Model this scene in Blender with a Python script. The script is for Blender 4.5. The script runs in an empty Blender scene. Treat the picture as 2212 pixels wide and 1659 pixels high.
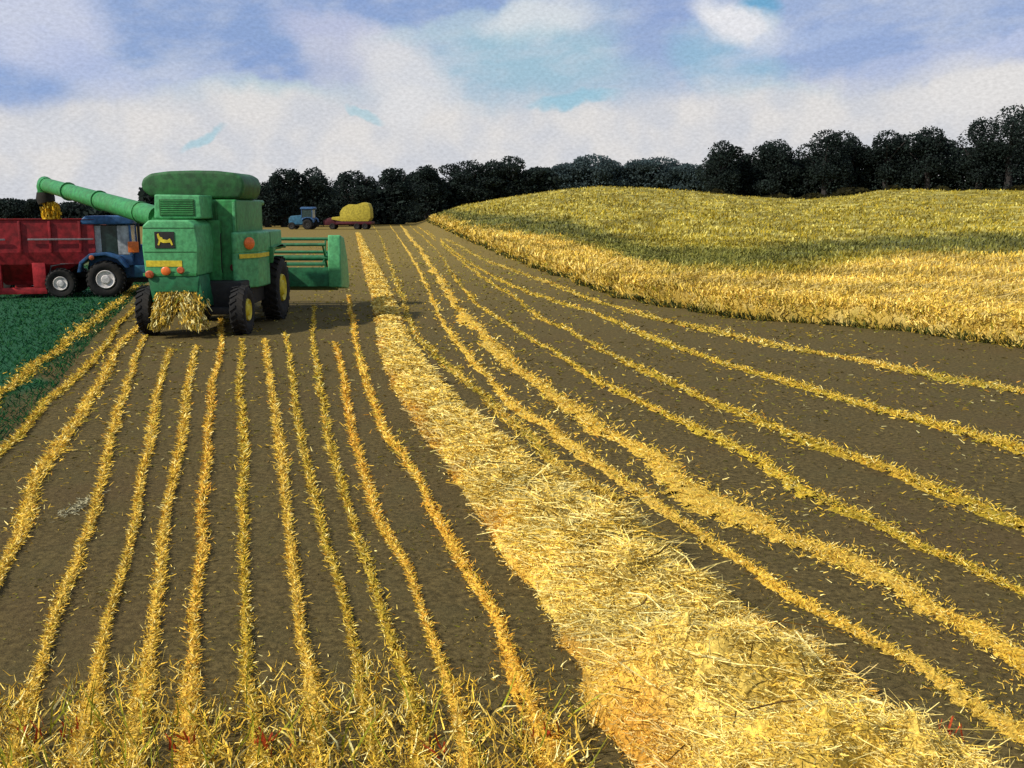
import bpy, bmesh, math, random
import numpy as np
from mathutils import Vector, Matrix
R = math.radians
rng = np.random.default_rng(7)
random.seed(7)
scene = bpy.context.scene

# ------------------------------------------------------------------ camera
CAM_H, F, CX, CY = 3.1, 2125.0, 1106.0, 829.5          # measured on the picture at 2212 x 1659
PITCH = math.atan((CY - 445.0) / F)
cam = bpy.data.cameras.new('camera'); cam.sensor_width = 36; cam.lens = 36 * F / 2212
cam.clip_start = 0.05; cam.clip_end = 9000
camo = bpy.data.objects.new('camera', cam); scene.collection.objects.link(camo)
camo.location = (0, 0, CAM_H); camo.rotation_euler = (R(90) - PITCH, 0, 0)
scene.camera = camo
cp, sp_ = math.cos(PITCH), math.sin(PITCH)

def ray(x, y):
    u, v = x - CX, CY - y
    return np.array([u, F * cp + v * sp_, -F * sp_ + v * cp])
def G(x, y, z=0.0):                                    # where a sight line meets a level
    d = ray(x, y); k = (z - CAM_H) / d[2]
    return np.array([d[0] * k, d[1] * k, z])
def P(x, y, Y):                                        # where a sight line reaches a distance
    d = ray(x, y); k = Y / d[1]
    return np.array([d[0] * k, Y, CAM_H + d[2] * k])
def pix(X, Y, Z):
    dz = Z - CAM_H
    dep = Y * cp - dz * sp_; up = Y * sp_ + dz * cp
    dep = np.maximum(dep, 0.01)
    return CX + F * X / dep, CY - F * up / dep

# ------------------------------------------------------------------ light
scene.view_settings.view_transform = 'Standard'; scene.view_settings.look = 'None'
scene.view_settings.gamma = 1; scene.view_settings.exposure = 0
scene.cycles.max_bounces = 4; scene.cycles.diffuse_bounces = 2; scene.cycles.glossy_bounces = 2; scene.cycles.transmission_bounces = 2
SUN_EL, SUN_AZ = R(39), R(-118)                        # azimuth from +Y towards +X: left, a little behind the camera
sun = bpy.data.lights.new('sun', 'SUN'); sun.energy = 4.6; sun.angle = R(1.5); sun.color = (1, .95, .86)
suno = bpy.data.objects.new('sun', sun); scene.collection.objects.link(suno)
sv = Vector((math.sin(SUN_AZ) * math.cos(SUN_EL), math.cos(SUN_AZ) * math.cos(SUN_EL), math.sin(SUN_EL)))
suno.rotation_euler = sv.to_track_quat('Z', 'Y').to_euler(); suno.location = (0, 0, 60)

def lin(c):
    c = np.asarray(c, float) / 255.0
    return np.where(c <= .04045, c / 12.92, ((c + .055) / 1.055) ** 2.4)

class NT:
    def __init__(self, nt): self.nt = nt; self.n = nt.nodes; self.l = nt.links
    def node(self, t, **kw):
        o = self.n.new(t)
        for k, v in kw.items(): setattr(o, k, v)
        return o
    def put(self, sock, v):
        if hasattr(v, 'is_linked') or hasattr(v, 'links'): self.l.new(v, sock)
        else:
            try: sock.default_value = v
            except TypeError: sock.default_value = tuple(v) + (1.0,)
    def math(self, op, a, b=0.0, c=None, clamp=False):
        o = self.node('ShaderNodeMath', operation=op, use_clamp=clamp)
        self.put(o.inputs[0], a); self.put(o.inputs[1], b)
        if c is not None: self.put(o.inputs[2], c)
        return o.outputs[0]
    def mix(self, f, a, b, mode='MIX'):
        o = self.node('ShaderNodeMix', data_type='RGBA', blend_type=mode)
        self.put(o.inputs[0], f)
        for s, v in ((o.inputs[6], a), (o.inputs[7], b)):
            if hasattr(v, 'links'): self.l.new(v, s)
            else: s.default_value = (*[float(q) for q in v[:3]], 1)
        return o.outputs[2]
    def smooth(self, v, a, b):
        o = self.node('ShaderNodeMapRange', interpolation_type='SMOOTHSTEP')
        self.put(o.inputs['Value'], v); o.inputs['From Min'].default_value = a; o.inputs['From Max'].default_value = b
        return o.outputs['Result']
    def noise(self, vec, scale, detail=3, rough=.55):
        o = self.node('ShaderNodeTexNoise'); o.inputs['Scale'].default_value = scale
        o.inputs['Detail'].default_value = detail; o.inputs['Roughness'].default_value = rough
        if vec is not None: self.l.new(vec, o.inputs['Vector'])
        return o.outputs['Fac'], o.outputs['Color']

def build_world():
    w = bpy.data.worlds.new('World'); scene.world = w; w.cycles.sampling_method = 'NONE'; w.use_nodes = True
    t = NT(w.node_tree); t.n.clear()
    out = t.node('ShaderNodeOutputWorld'); bg = t.node('ShaderNodeBackground'); bg.inputs['Strength'].default_value = 1.0
    t.l.new(bg.outputs[0], out.inputs[0])
    sky = t.node('ShaderNodeTexSky', sky_type='NISHITA'); sky.sun_disc = False
    sky.sun_elevation = SUN_EL; sky.sun_rotation = SUN_AZ
    skyc = t.mix(1.0, sky.outputs[0], (.1, .1, .1), 'MULTIPLY')
    co = t.node('ShaderNodeTexCoord'); sx = t.node('ShaderNodeSeparateXYZ'); t.l.new(co.outputs['Generated'], sx.inputs[0])
    az = t.math('ARCTAN2', sx.outputs[0], sx.outputs[1]); el = t.math('ARCSINE', sx.outputs[2])
    cb = t.node('ShaderNodeCombineXYZ'); t.l.new(az, cb.inputs[0]); t.l.new(el, cb.inputs[1])
    # ragged cloud edges
    f1, c1 = t.noise(cb.outputs[0], 9, 3, .6); f2, c2 = t.noise(cb.outputs[0], 45, 2, .6)
    s1 = t.node('ShaderNodeSeparateXYZ'); t.l.new(c1, s1.inputs[0]); s2 = t.node('ShaderNodeSeparateXYZ'); t.l.new(c2, s2.inputs[0])
    def warp(v, i):
        v = t.math('ADD', v, t.math('MULTIPLY', t.math('SUBTRACT', s1.outputs[i], .5), .042))
        return t.math('ADD', v, t.math('MULTIPLY', t.math('SUBTRACT', s2.outputs[i], .5), .016))
    wa, we = warp(az, 0), warp(el, 1)
    def blob(base, x, y, rx, ry, col, k=1.0, rot=0, hard=.15):
        d = ray(x, y); a0 = math.atan2(d[0], d[1]); e0 = math.asin(d[2] / np.linalg.norm(d))
        a = t.math('SUBTRACT', wa, a0); e = t.math('SUBTRACT', we, e0)
        if rot:
            c, s = math.cos(R(rot)), math.sin(R(rot))
            a, e = (t.math('ADD', t.math('MULTIPLY', a, c), t.math('MULTIPLY', e, s)),
                    t.math('SUBTRACT', t.math('MULTIPLY', e, c), t.math('MULTIPLY', a, s)))
        a = t.math('MULTIPLY', a, F / rx); e = t.math('MULTIPLY', e, F / ry)
        dd = t.math('ADD', t.math('MULTIPLY', a, a), t.math('MULTIPLY', e, e))
        m = t.math('MULTIPLY', t.smooth(dd, 1.45, hard), k)
        return t.mix(m, base, lin(col))
    c = t.mix(.85, skyc, lin((170, 186, 217)))
    V, T, Wh = (143, 168, 210), (168, 195, 211), (222, 220, 220)
    for b in [
        (1000, 140, 420, 170, T, .8), (480, 90, 430, 150, V, .85), (600, 160, 190, 60, (134, 160, 208), .7), (40, 190, 170, 90, (140, 166, 212), .8),
        (230, 120, 120, 80, V, .7), (900, 5, 420, 55, (136, 161, 208), .85), (430, 30, 200, 90, (138, 163, 208), .7),
        (620, 200, 260, 26, (158, 196, 210), .9), (520, 215, 220, 24, (176, 203, 214), .8),
        (90, 50, 140, 90, (203, 208, 228), .85), (200, 140, 120, 45, (180, 192, 224), .6, -25), (320, 175, 170, 30, (190, 200, 226), .5),
        (740, 90, 135, 48, (190, 195, 220), .85, -15), (770, 160, 120, 60, (196, 200, 216), .7, -20),
        (880, 175, 130, 75, (220, 220, 222), .9, -35), (1000, 55, 190, 30, (182, 203, 216), .7, 12),
        (1160, 40, 130, 42, (216, 222, 226), .9, 10), (1150, 130, 200, 70, (156, 194, 212), .6),
        (1440, 60, 130, 85, (148, 169, 211), .8, 15), (1430, 15, 80, 40, (142, 165, 210), .75), (1560, 75, 90, 70, (150, 175, 218), .6),
        (1800, 110, 330, 110, (152, 173, 213), .85), (1570, 140, 140, 75, (148, 188, 212), .8, -20), (2060, 60, 330, 80, (149, 171, 213), .85),
        (1650, 25, 42, 70, (96, 166, 204), .8, 15), (1600, 45, 115, 42, (228, 229, 233), .95, -25), (1600, 45, 70, 26, (232, 232, 236), .9, -25),
        (1960, 150, 270, 26, (184, 194, 222), .6, 12), (1720, 95, 160, 24, (178, 194, 224), .5, 8), (2160, 150, 130, 50, (150, 172, 220), .8, 15),
        (1700, 205, 130, 22, (150, 198, 216), .6, -8), (2150, 110, 120, 18, (196, 204, 228), .6, 20)]:
        c = blob(c, *b)
    cv = t.node('ShaderNodeCombineXYZ'); t.l.new(t.math('ADD', az, t.math('MULTIPLY', el, -.6)), cv.inputs[0]); t.l.new(t.math('MULTIPLY', el, 2.4), cv.inputs[1])
    fv, _ = t.noise(cv.outputs[0], 11, 3, .6)
    c = t.mix(t.math('MULTIPLY', t.smooth(fv, .42, .70), .45), c, lin((206, 211, 222)))
    # low white cloud bank with a wavy upper edge
    cr = t.node('ShaderNodeFloatCurve')
    pts = [(-60, 262), (180, 250), (300, 220), (450, 214), (560, 205), (680, 200), (800, 225), (950, 240), (1150, 235), (1400, 224), (1560, 200), (1700, 205), (1850, 215), (1990, 180), (2260, 168)]
    cm_ = cr.mapping.curves[0]
    for i_, (px_, py_) in enumerate(pts):
        q = (px_ + 100) / 2400.0; v_ = (445 - py_) / F / .2
        if i_ < 2: cm_.points[0 if i_ == 0 else -1].location = (q, v_)
        else: cm_.points.new(q, v_)
    cr.mapping.update()
    t.l.new(t.math('MULTIPLY', t.math('ADD', t.math('MULTIPLY', wa, F), CX + 100), 1 / 2400.0), cr.inputs['Value'])
    bank = t.smooth(t.math('SUBTRACT', we, t.math('MULTIPLY', cr.outputs[0], .2)), .014, -.016)
    f3, _ = t.noise(cb.outputs[0], 16, 2, .6)
    whites = t.mix(t.smooth(f3, .35, .65), lin((224, 221, 219)), lin((208, 210, 216)))
    c = t.mix(t.math('MULTIPLY', bank, .97), c, whites)
    for b in [(430, 285, 48, 11, (168, 203, 216), .8, 25), (790, 243, 45, 8, (168, 204, 216), .7, -20), (1240, 218, 95, 15, (146, 195, 216), .75, 8),
              (880, 235, 50, 40, (222, 222, 224), .8), (60, 300, 190, 30, (212, 214, 220), .6), (2130, 195, 140, 45, (226, 224, 223), .8, 12)]:
        c = blob(c, *b)
    # fine weave-like mottling of the sky and brush streaks
    k = 2 * math.pi / (10.0 / F)
    jj = t.math('MULTIPLY', f2, 9.0)
    wv = t.math('MULTIPLY', t.math('SINE', t.math('ADD', t.math('MULTIPLY', az, k * .5), jj)), t.math('SINE', t.math('ADD', t.math('MULTIPLY', el, k * .62), jj)))
    cs = t.node('ShaderNodeCombineXYZ'); t.l.new(az, cs.inputs[0]); t.l.new(t.math('MULTIPLY', el, 1.7), cs.inputs[1])
    gr, _ = t.noise(cs.outputs[0], 250, 1, .7)
    m = t.math('ADD', 1.0, t.math('ADD', t.math('MULTIPLY', wv, .022), t.math('MULTIPLY', t.math('SUBTRACT', gr, .5), .34)))
    cm = t.node('ShaderNodeCombineXYZ')
    for i in range(3): t.l.new(m, cm.inputs[i])
    c = t.mix(1.0, c, cm.outputs[0], 'MULTIPLY')
    c = t.mix(t.smooth(el, 0.0, -.03), c, (.10, .09, .06))
    t.l.new(c, bg.inputs['Color'])
build_world()

# ------------------------------------------------------------------ materials
def material(name, col, rough=.6, var=.25, scale=6.0, bump=.15, dust=0.0, dustcol=(.16, .12, .06), metal=0.0, spec=.3):
    m = bpy.data.materials.new(name); m.use_nodes = True
    t = NT(m.node_tree); b = t.n['Principled BSDF']
    co = t.node('ShaderNodeTexCoord')
    f, _ = t.noise(co.outputs['Object'], scale, 5, .65); g, _ = t.noise(co.outputs['Object'], scale * .23, 3)
    col = np.array(col, float)
    c = t.mix(t.smooth(f, .3, .7), col * (1 - var), np.minimum(col * (1 + var), .95))
    if dust:
        c = t.mix(t.math('MULTIPLY', t.smooth(g, .42, .68), dust), c, dustcol)
    t.put(b.inputs['Base Color'], c)
    rr = t.math('ADD', rough, t.math('MULTIPLY', t.math('SUBTRACT', g, .5), .3)); t.put(b.inputs['Roughness'], rr)
    b.inputs['Metallic'].default_value = metal; b.inputs['Specular IOR Level'].default_value = spec
    if bump:
        bp = t.node('ShaderNodeBump'); bp.inputs['Strength'].default_value = bump; bp.inputs['Distance'].default_value = .03
        t.l.new(f, bp.inputs['Height']); t.l.new(bp.outputs[0], b.inputs['Normal'])
    return m

def blade_material(name, rough=.75, transl=.15):
    m = bpy.data.materials.new(name); m.use_nodes = True
    t = NT(m.node_tree); b = t.n['Principled BSDF']
    a = t.node('ShaderNodeAttribute', attribute_name='Col')
    ge = t.node('ShaderNodeNewGeometry')
    v = t.math('ADD', .72, t.math('MULTIPLY', ge.outputs['Random Per Island'], .56))
    cm = t.node('ShaderNodeCombineXYZ')
    co = t.node('ShaderNodeTexCoord'); fn, _ = t.noise(co.outputs['Object'], 42, 3, .7)
    v = t.math('MULTIPLY', v, t.math('ADD', .5, t.math('MULTIPLY', t.smooth(fn, .34, .62), .62)))
    for i in range(3): t.l.new(v, cm.inputs[i])
    c = t.mix(1.0, a.outputs['Color'], cm.outputs[0], 'MULTIPLY')
    t.put(b.inputs['Base Color'], c); b.inputs['Roughness'].default_value = rough; b.inputs['Specular IOR Level'].default_value = .15
    if transl:
        tr = t.node('ShaderNodeBsdfTranslucent'); t.put(tr.inputs['Color'], c)
        mx = t.node('ShaderNodeMixShader'); mx.inputs[0].default_value = transl
        t.l.new(b.outputs[0], mx.inputs[1]); t.l.new(tr.outputs[0], mx.inputs[2])
        t.l.new(mx.outputs[0], t.n['Material Output'].inputs['Surface'])
    return m

M_STRAW = blade_material('straw', .75, 0); M_LEAF = blade_material('foliage', .9, .4)
M_GREEN = material('green_paint', (.034, .215, .058), .5, .32, 7, .25, .25, (.06, .09, .03))
M_LGREEN = material('light_green_paint', (.082, .33, .125), .5, .28, 8, .25, .2, (.05, .16, .05))
M_DGREEN = material('dark_green_panel', (.024, .115, .030), .6, .4, 5, .25, .35, (.03, .035, .025))
M_HGREEN = material('header_green', (.02, .14, .055), .55, .3, 7, .2, .2, (.05, .07, .03))
M_BLACK = material('black_rubber', (.012, .011, .010), .85, .35, 9, .3, .25, (.05, .04, .025))
M_DARK = material('dark_metal', (.02, .019, .017), .7, .3, 9, .2, .2, (.05, .04, .025))
M_YELLOW = material('yellow_paint', (.58, .46, .03), .5, .25, 10, .15)
M_ORANGE = material('orange_plastic', (.72, .16, .03), .35, .2, 18, .1)
M_RUST = material('rust_orange_plastic', (.42, .09, .03), .4, .25, 18, .1)
M_DKRED = material('dark_red_plastic', (.14, .012, .015), .4, .25, 18, .1)
M_RED = material('red_paint', (.25, .013, .016), .55, .45, 5, .25, .3, (.12, .015, .014))
M_BRED = material('bright_red_paint', (.42, .022, .026), .5, .3, 7, .2, .2, (.08, .02, .015))
M_GREY = material('worn_grey_steel', (.20, .17, .17), .5, .3, 12, .2)
M_BLUE = material('blue_paint', (.03, .09, .20), .5, .35, 6, .2, .2, (.03, .04, .05))
M_TEAL = material('teal_blue_paint', (.024, .10, .16), .5, .35, 3, .2)
M_WHITE = material('white_rim_paint', (.62, .57, .53), .6, .3, 9, .2, .3, (.3, .25, .2))
M_TRUNK = material('bark', (.03, .026, .024), .9, .4, 3, .5)
def glass(name, col):
    m = material(name, col, .12, .35, 5, .05, spec=.6); return m
M_GLASS = glass('cab_glass', (.02, .04, .035)); M_PGLASS = glass('bright_cab_glass', (.34, .36, .36))

# ------------------------------------------------------------------ helpers
COL = scene.collection
def link(name, me, mats, parent=None):
    o = bpy.data.objects.new(name, me); COL.objects.link(o)
    for m in (mats if isinstance(mats, (list, tuple)) else [mats]): me.materials.append(m)
    if parent: o.parent = parent
    return o
def mesh_np(name, V, Q, C, mat, parent=None, smooth=False):
    V = np.asarray(V, np.float32); Q = np.asarray(Q, np.int32)
    me = bpy.data.meshes.new(name); n = Q.shape[1]
    me.vertices.add(len(V)); me.vertices.foreach_set('co', V.ravel())
    me.loops.add(Q.size); me.loops.foreach_set('vertex_index', Q.ravel())
    me.polygons.add(len(Q)); me.polygons.foreach_set('loop_start', np.arange(0, Q.size, n, dtype=np.int32))
    me.polygons.foreach_set('use_smooth', np.full(len(Q), smooth))
    if C is not None:
        a = me.color_attributes.new('Col', 'FLOAT_COLOR', 'POINT')
        a.data.foreach_set('color', np.c_[C, np.ones(len(C))].astype(np.float32).ravel())
    me.update(calc_edges=True); me.validate()
    return link(name, me, mat, parent)
def thing(name, label, cat, loc=(0, 0, 0), rz=0.0, group=None):
    o = bpy.data.objects.new(name, None); COL.objects.link(o); o.empty_display_size = .2
    o.location = loc; o.rotation_euler = (0, 0, rz); tag(o, label, cat, group); return o
def tag(o, label=None, cat=None, group=None, kind=None):
    if label: o['label'] = label
    if cat: o['category'] = cat
    if group: o['group'] = group
    if kind: o['kind'] = kind
    return o
def sub_empty(name, parent, loc=(0, 0, 0)):
    o = bpy.data.objects.new(name, None); COL.objects.link(o); o.parent = parent; o.location = loc; o.empty_display_size = .1; return o
def copy_tree(o, parent):
    c = o.copy(); COL.objects.link(c); c.parent = parent
    for ch in o.children: copy_tree(ch, c)
    return c

class B:                                               # collects solids, then links ONE mesh object
    def __init__(s): s.bm = bmesh.new()
    def _merge(s, t):
        me = bpy.data.meshes.new('t'); t.to_mesh(me); t.free(); s.bm.from_mesh(me); bpy.data.meshes.remove(me); return s
    def box(s, x0, x1, y0, y1, z0, z1, bev=.02, seg=2):
        return s.prism([(x0, z0), (x1, z0), (x1, z1), (x0, z1)], y0, y1, 'y', bev, seg)
    def prism(s, pts, a, b, axis='y', bev=.02, seg=2):
        t = bmesh.new()
        def mk(p, q): return {'y': (p[0], q, p[1]), 'x': (q, p[0], p[1]), 'z': (p[0], p[1], q)}[axis]
        A = [t.verts.new(mk(p, a)) for p in pts]; C = [t.verts.new(mk(p, b)) for p in pts]; n = len(pts)
        t.faces.new(A); t.faces.new(C[::-1])
        for i in range(n): t.faces.new((A[i], A[(i + 1) % n], C[(i + 1) % n], C[i]))
        bmesh.ops.recalc_face_normals(t, faces=t.faces)
        if bev: bmesh.ops.bevel(t, geom=t.edges[:] , offset=bev, segments=seg, affect='EDGES', profile=.6)
        return s._merge(t)
    def loft(s, rings, cap=True):                      # closed sections of equal length
        t = bmesh.new(); RR = [[t.verts.new(p) for p in r] for r in rings]; n = len(rings[0])
        for k in range(len(RR) - 1):
            for i in range(n): t.faces.new((RR[k][i], RR[k][(i + 1) % n], RR[k + 1][(i + 1) % n], RR[k + 1][i]))
        if cap: t.faces.new(RR[0]); t.faces.new(RR[-1][::-1])
        bmesh.ops.recalc_face_normals(t, faces=t.faces)
        return s._merge(t)
    def tube(s, path, rad, n=12):
        path = [Vector(p) for p in path]; rings = []
        if not hasattr(rad, '__len__'): rad = [rad] * len(path)
        for i, p in enumerate(path):
            d = (path[min(i + 1, len(path) - 1)] - path[max(i - 1, 0)]).normalized()
            u = d.cross(Vector((0, 0, 1)) if abs(d.z) < .9 else Vector((0, 1, 0))).normalized(); v = d.cross(u)
            rings.append([p + (u * math.cos(2 * math.pi * k / n) + v * math.sin(2 * math.pi * k / n)) * rad[i] for k in range(n)])
        return s.loft(rings)
    def lathe_x(s, prof, n=36, cx=0, cy=0, cz=0):      # profile of (x, radius) about the x axis
        rings = [[(cx + x, cy + r * math.cos(2 * math.pi * k / n), cz + r * math.sin(2 * math.pi * k / n)) for k in range(n)] for x, r in prof]
        return s.loft(rings)
    def disc(s, c, r, thick, normal, rx=1.0, n=20):
        q = Vector(normal).normalized().to_track_quat('Z', 'Y'); c = Vector(c); rings = []
        for h, k in ((0, 1), (thick * .6, 1), (thick, .75)):
            rings.append([c + q @ Vector((math.cos(2 * math.pi * i / n) * r * rx * k, math.sin(2 * math.pi * i / n) * r * k, h)) for i in range(n)])
        return s.loft(rings)
    def build(s, name, mat, parent=None, smooth=True):
        me = bpy.data.meshes.new(name); s.bm.to_mesh(me); s.bm.free()
        if smooth:
            for p in me.polygons: p.use_smooth = True
            try: me.set_sharp_from_angle(angle=R(38))
            except Exception: pass
        return link(name, me, mat, parent)

def wheel(parent, loc, r, w, rim_mat, side=1, rim_r=.5, lugs=22):
    e = sub_empty('wheel', parent, loc); h = w / 2
    b = B().lathe_x([(-h * .75, r * .5), (-h, r * .62), (-h, r * .86), (-h * .8, r * .95), (0, r * .965), (h * .8, r * .95), (h, r * .86), (h, r * .62), (h * .75, r * .5)])
    for k in range(lugs):
        for sgn in (-1, 1):
            a = 2 * math.pi * (k + (.5 if sgn > 0 else 0)) / lugs
            pts = []
            for (x, da) in ((.02 * sgn, 0), (.95 * h * sgn, .17), (.95 * h * sgn, .17 + .1), (.02 * sgn, .1)):
                pts.append((x, a + da))
            rings = [[(x, rr * math.cos(t), rr * math.sin(t)) for x, t in pts] for rr in (r * .93, r)]
            b.loft(rings)
    b.build('tyre', M_BLACK, e)
    q = B(); s = side
    q.lathe_x([(-s * h * .5, r * .5), (s * h * .9, r * rim_r * 1.12), (s * h * 1.02, r * rim_r * 1.05), (s * h * .86, r * rim_r * .92), (s * h * .8, r * .25), (s * h * 1.05, r * .2), (s * h * 1.08, .02)], 28)
    q.build('rim', rim_mat, e)
    return e

# ------------------------------------------------------------------ terrain
crest_x = [600, 880, 950, 1000, 1100, 1200, 1290, 1400, 1500, 1600, 1680, 1750, 1830, 1900, 1960, 2050, 2212, 3200]
crest_y = [489, 484, 460, 444, 427, 413, 405, 408, 415, 425, 429, 431, 424, 413, 410, 413, 413, 405]
CROP_H, CREST_Y = .62, 160.0
def sstep(v): v = np.clip(v, 0, 1); return v * v * (3 - 2 * v)
def zg(X, Y):                                          # height of the ground
    X = np.asarray(X, float); Y = np.asarray(Y, float)
    Ys = np.maximum(Y, 1.0); col = CX + F * (X / Ys) / cp
    yc = np.interp(col, crest_x, crest_y)
    top = np.maximum(CAM_H + (445 - yc) / F * CREST_Y / cp - CROP_H, 0)
    near = np.where(col > 950, 55, 80)
    k = np.clip((Y - near) / (CREST_Y - near), 0, 1)
    fall = 1 - .25 * sstep((Y - CREST_Y) / 300)
    return top * (k ** 1.35) * fall
def vnoise(X, Y, s, seed=0):                           # smooth value noise
    X = np.asarray(X) * s + seed * 17.3; Y = np.asarray(Y) * s + seed * 9.1
    ix, iy = np.floor(X), np.floor(Y); fx, fy = X - ix, Y - iy
    fx, fy = fx * fx * (3 - 2 * fx), fy * fy * (3 - 2 * fy)
    def h(a, b): v = np.sin(a * 127.1 + b * 311.7 + seed * 74.7) * 43758.5453; return v - np.floor(v)
    return (h(ix, iy) * (1 - fx) + h(ix + 1, iy) * fx) * (1 - fy) + (h(ix, iy + 1) * (1 - fx) + h(ix + 1, iy + 1) * fx) * fy

edge_px = [(905, 462), (915, 470), (930, 489), (965, 508), (1010, 528), (1070, 548), (1130, 568), (1240, 606), (1330, 640), (1450, 662), (1640, 692), (1800, 702), (1950, 715), (2080, 735), (2212, 752), (2500, 790)]
edge = np.array([G(*p)[:2] for p in edge_px] + [(30., 13.), (60, 6), (140, 1)])
order = np.argsort(edge[:, 1])
def edge_x(Y): return np.interp(Y, edge[order, 1], edge[order, 0])
verge_px = [(330, 588), (300, 615), (255, 660), (190, 720), (140, 775), (95, 830), (45, 880), (0, 925), (-150, 1080)]
vp = np.array([G(*p)[:2] for p in verge_px]); vo = np.argsort(vp[:, 1])
def verge_x(Y): return np.interp(Y, vp[vo, 1], vp[vo, 0])

def ground():
    rings = np.concatenate([[.3], np.geomspace(1.5, 4, 8), np.geomspace(4.2, 60, 150), np.geomspace(62, 400, 70), np.geomspace(450, 6000, 14)])
    na = 720; ang = np.linspace(0, 2 * np.pi, na, endpoint=False)
    X = np.outer(rings, np.sin(ang)); Y = np.outer(rings, np.cos(ang))
    Z = zg(X, Y) + (vnoise(X, Y, 2.2, 1) - .5) * .025 * (np.hypot(X, Y) < 60) + (vnoise(X, Y, .25, 2) - .5) * .03 * (np.hypot(X, Y) < 90)
    V = np.c_[X.ravel(), Y.ravel(), Z.ravel()]
    i, j = np.meshgrid(np.arange(len(rings) - 1), np.arange(na), indexing='ij'); jn = (j + 1) % na
    Q = np.c_[(i * na + j).ravel(), (i * na + jn).ravel(), ((i + 1) * na + jn).ravel(), ((i + 1) * na + j).ravel()][:, ::-1]
    # chaff cover (R) and grass verge (G)
    Xr, Yr = X.ravel(), Y.ravel()
    g = sstep((verge_x(Yr) - Xr + (vnoise(Xr, Yr, .8, 3) - .5) * 1.2) / .6) * (Yr > 8) * (1 - sstep((Yr - 48) / 15))
    ch = sstep((Yr - 22) / 45) * .75 + sstep((Yr - 9) / 30) * .25
    far = sstep((Yr - 170) / 60)
    me_c = np.c_[ch * (1 - far), g * (1 - far), far]
    m = bpy.data.materials.new('soil'); m.use_nodes = True; t = NT(m.node_tree); b = t.n['Principled BSDF']
    co = t.node('ShaderNodeTexCoord'); a = t.node('ShaderNodeAttribute', attribute_name='Col')
    sp = t.node('ShaderNodeSeparateColor'); t.l.new(a.outputs['Color'], sp.inputs[0])
    f1, _ = t.noise(co.outputs['Object'], 1.3, 6, .7); f2, _ = t.noise(co.outputs['Object'], 16, 5, .75); f3, _ = t.noise(co.outputs['Object'], 55, 3, .7); f4, _ = t.noise(co.outputs['Object'], .35, 3)
    c = t.mix(t.smooth(f2, .3, .72), (.048, .035, .012), (.155, .112, .040))
    c = t.mix(t.math('MULTIPLY', t.smooth(f1, .45, .7), .6), c, (.085, .068, .026))
    c = t.mix(t.math('MULTIPLY', t.smooth(f4, .5, .7), .45), c, (.095, .060, .026))
    speck = t.math('GREATER_THAN', f3, .63)
    c = t.mix(t.math('MULTIPLY', speck, .6), c, (.20, .15, .05))
    c = t.mix(t.math('MULTIPLY', sp.outputs[0], t.math('ADD', .35, t.math('MULTIPLY', t.smooth(f2, .35, .65), .5))), c, (.26, .185, .045))
    gcol = t.mix(t.smooth(f2, .35, .65), (.014, .062, .028), (.03, .115, .05))
    c = t.mix(sp.outputs[1], c, gcol)
    c = t.mix(sp.outputs[2], c, (.05, .05, .02))
    t.put(b.inputs['Base Color'], c); b.inputs['Roughness'].default_value = .95; b.inputs['Specular IOR Level'].default_value = .1
    bp = t.node('ShaderNodeBump'); bp.inputs['Strength'].default_value = .6; bp.inputs['Distance'].default_value = .05
    t.l.new(f2, bp.inputs['Height']); t.l.new(bp.outputs[0], b.inputs['Normal'])
    o = mesh_np('ground', V, Q, me_c, m, smooth=True); tag(o, kind='structure')
ground()

# ------------------------------------------------------------------ blades and straw
STRAW = lin([(233, 194, 78), (222, 180, 62), (240, 208, 105), (214, 170, 58), (228, 186, 58), (205, 170, 72), (246, 230, 152)]) * .98
OLIVE = lin([(168, 150, 40), (150, 138, 48), (186, 160, 45), (176, 170, 50)]) * .85
ORNG = lin([(225, 150, 40), (214, 138, 36), (230, 165, 55)]) * .85
def pick(pal, n): return pal[rng.integers(0, len(pal), n)]
def blade_arrays(P0, D, W, C, bend=None, taper=.35):
    n = len(P0)
    if bend is None: bend = np.zeros((n, 3))
    mid = P0 + D * .5 + bend; tip = P0 + D
    V = np.stack([P0 - W, P0 + W, mid + W * .85, mid - W * .85, tip + W * taper, tip - W * taper], 1).reshape(-1, 3)
    b = np.arange(n)[:, None] * 6
    Q = np.concatenate([b + [0, 1, 2, 3], b + [3, 2, 4, 5]], 0)
    return V, Q, np.repeat(C, 6, 0)
def join(parts):
    V, Q, C, off = [], [], [], 0
    for v, q, c in parts:
        V.append(v); Q.append(q + off); C.append(c); off += len(v)
    return np.concatenate(V), np.concatenate(Q), np.concatenate(C)
def rand_dirs(n, zmin, zmax):
    a = rng.uniform(0, 2 * np.pi, n); z = rng.uniform(zmin, zmax, n); h = np.sqrt(1 - z * z)
    return np.c_[np.cos(a) * h, np.sin(a) * h, z]
def widths(D, w):                                      # a half-width vector roughly across the blade and facing up/sideways
    r = rng.normal(size=D.shape); c = np.cross(D, r); c /= np.linalg.norm(c, axis=1, keepdims=True) + 1e-9
    return c * np.asarray(w)[:, None]

def resample(pts, n):
    pts = np.asarray(pts, float); d = np.r_[0, np.cumsum(np.hypot(*np.diff(pts, axis=0).T))]
    s = np.linspace(0, d[-1], n)
    return np.c_[np.interp(s, d, pts[:, 0]), np.interp(s, d, pts[:, 1])]
def smooth_line(p, k=5):
    q = p.copy()
    for _ in range(k): q[1:-1] = (q[:-2] + 2 * q[1:-1] + q[2:]) / 4
    return q

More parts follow.
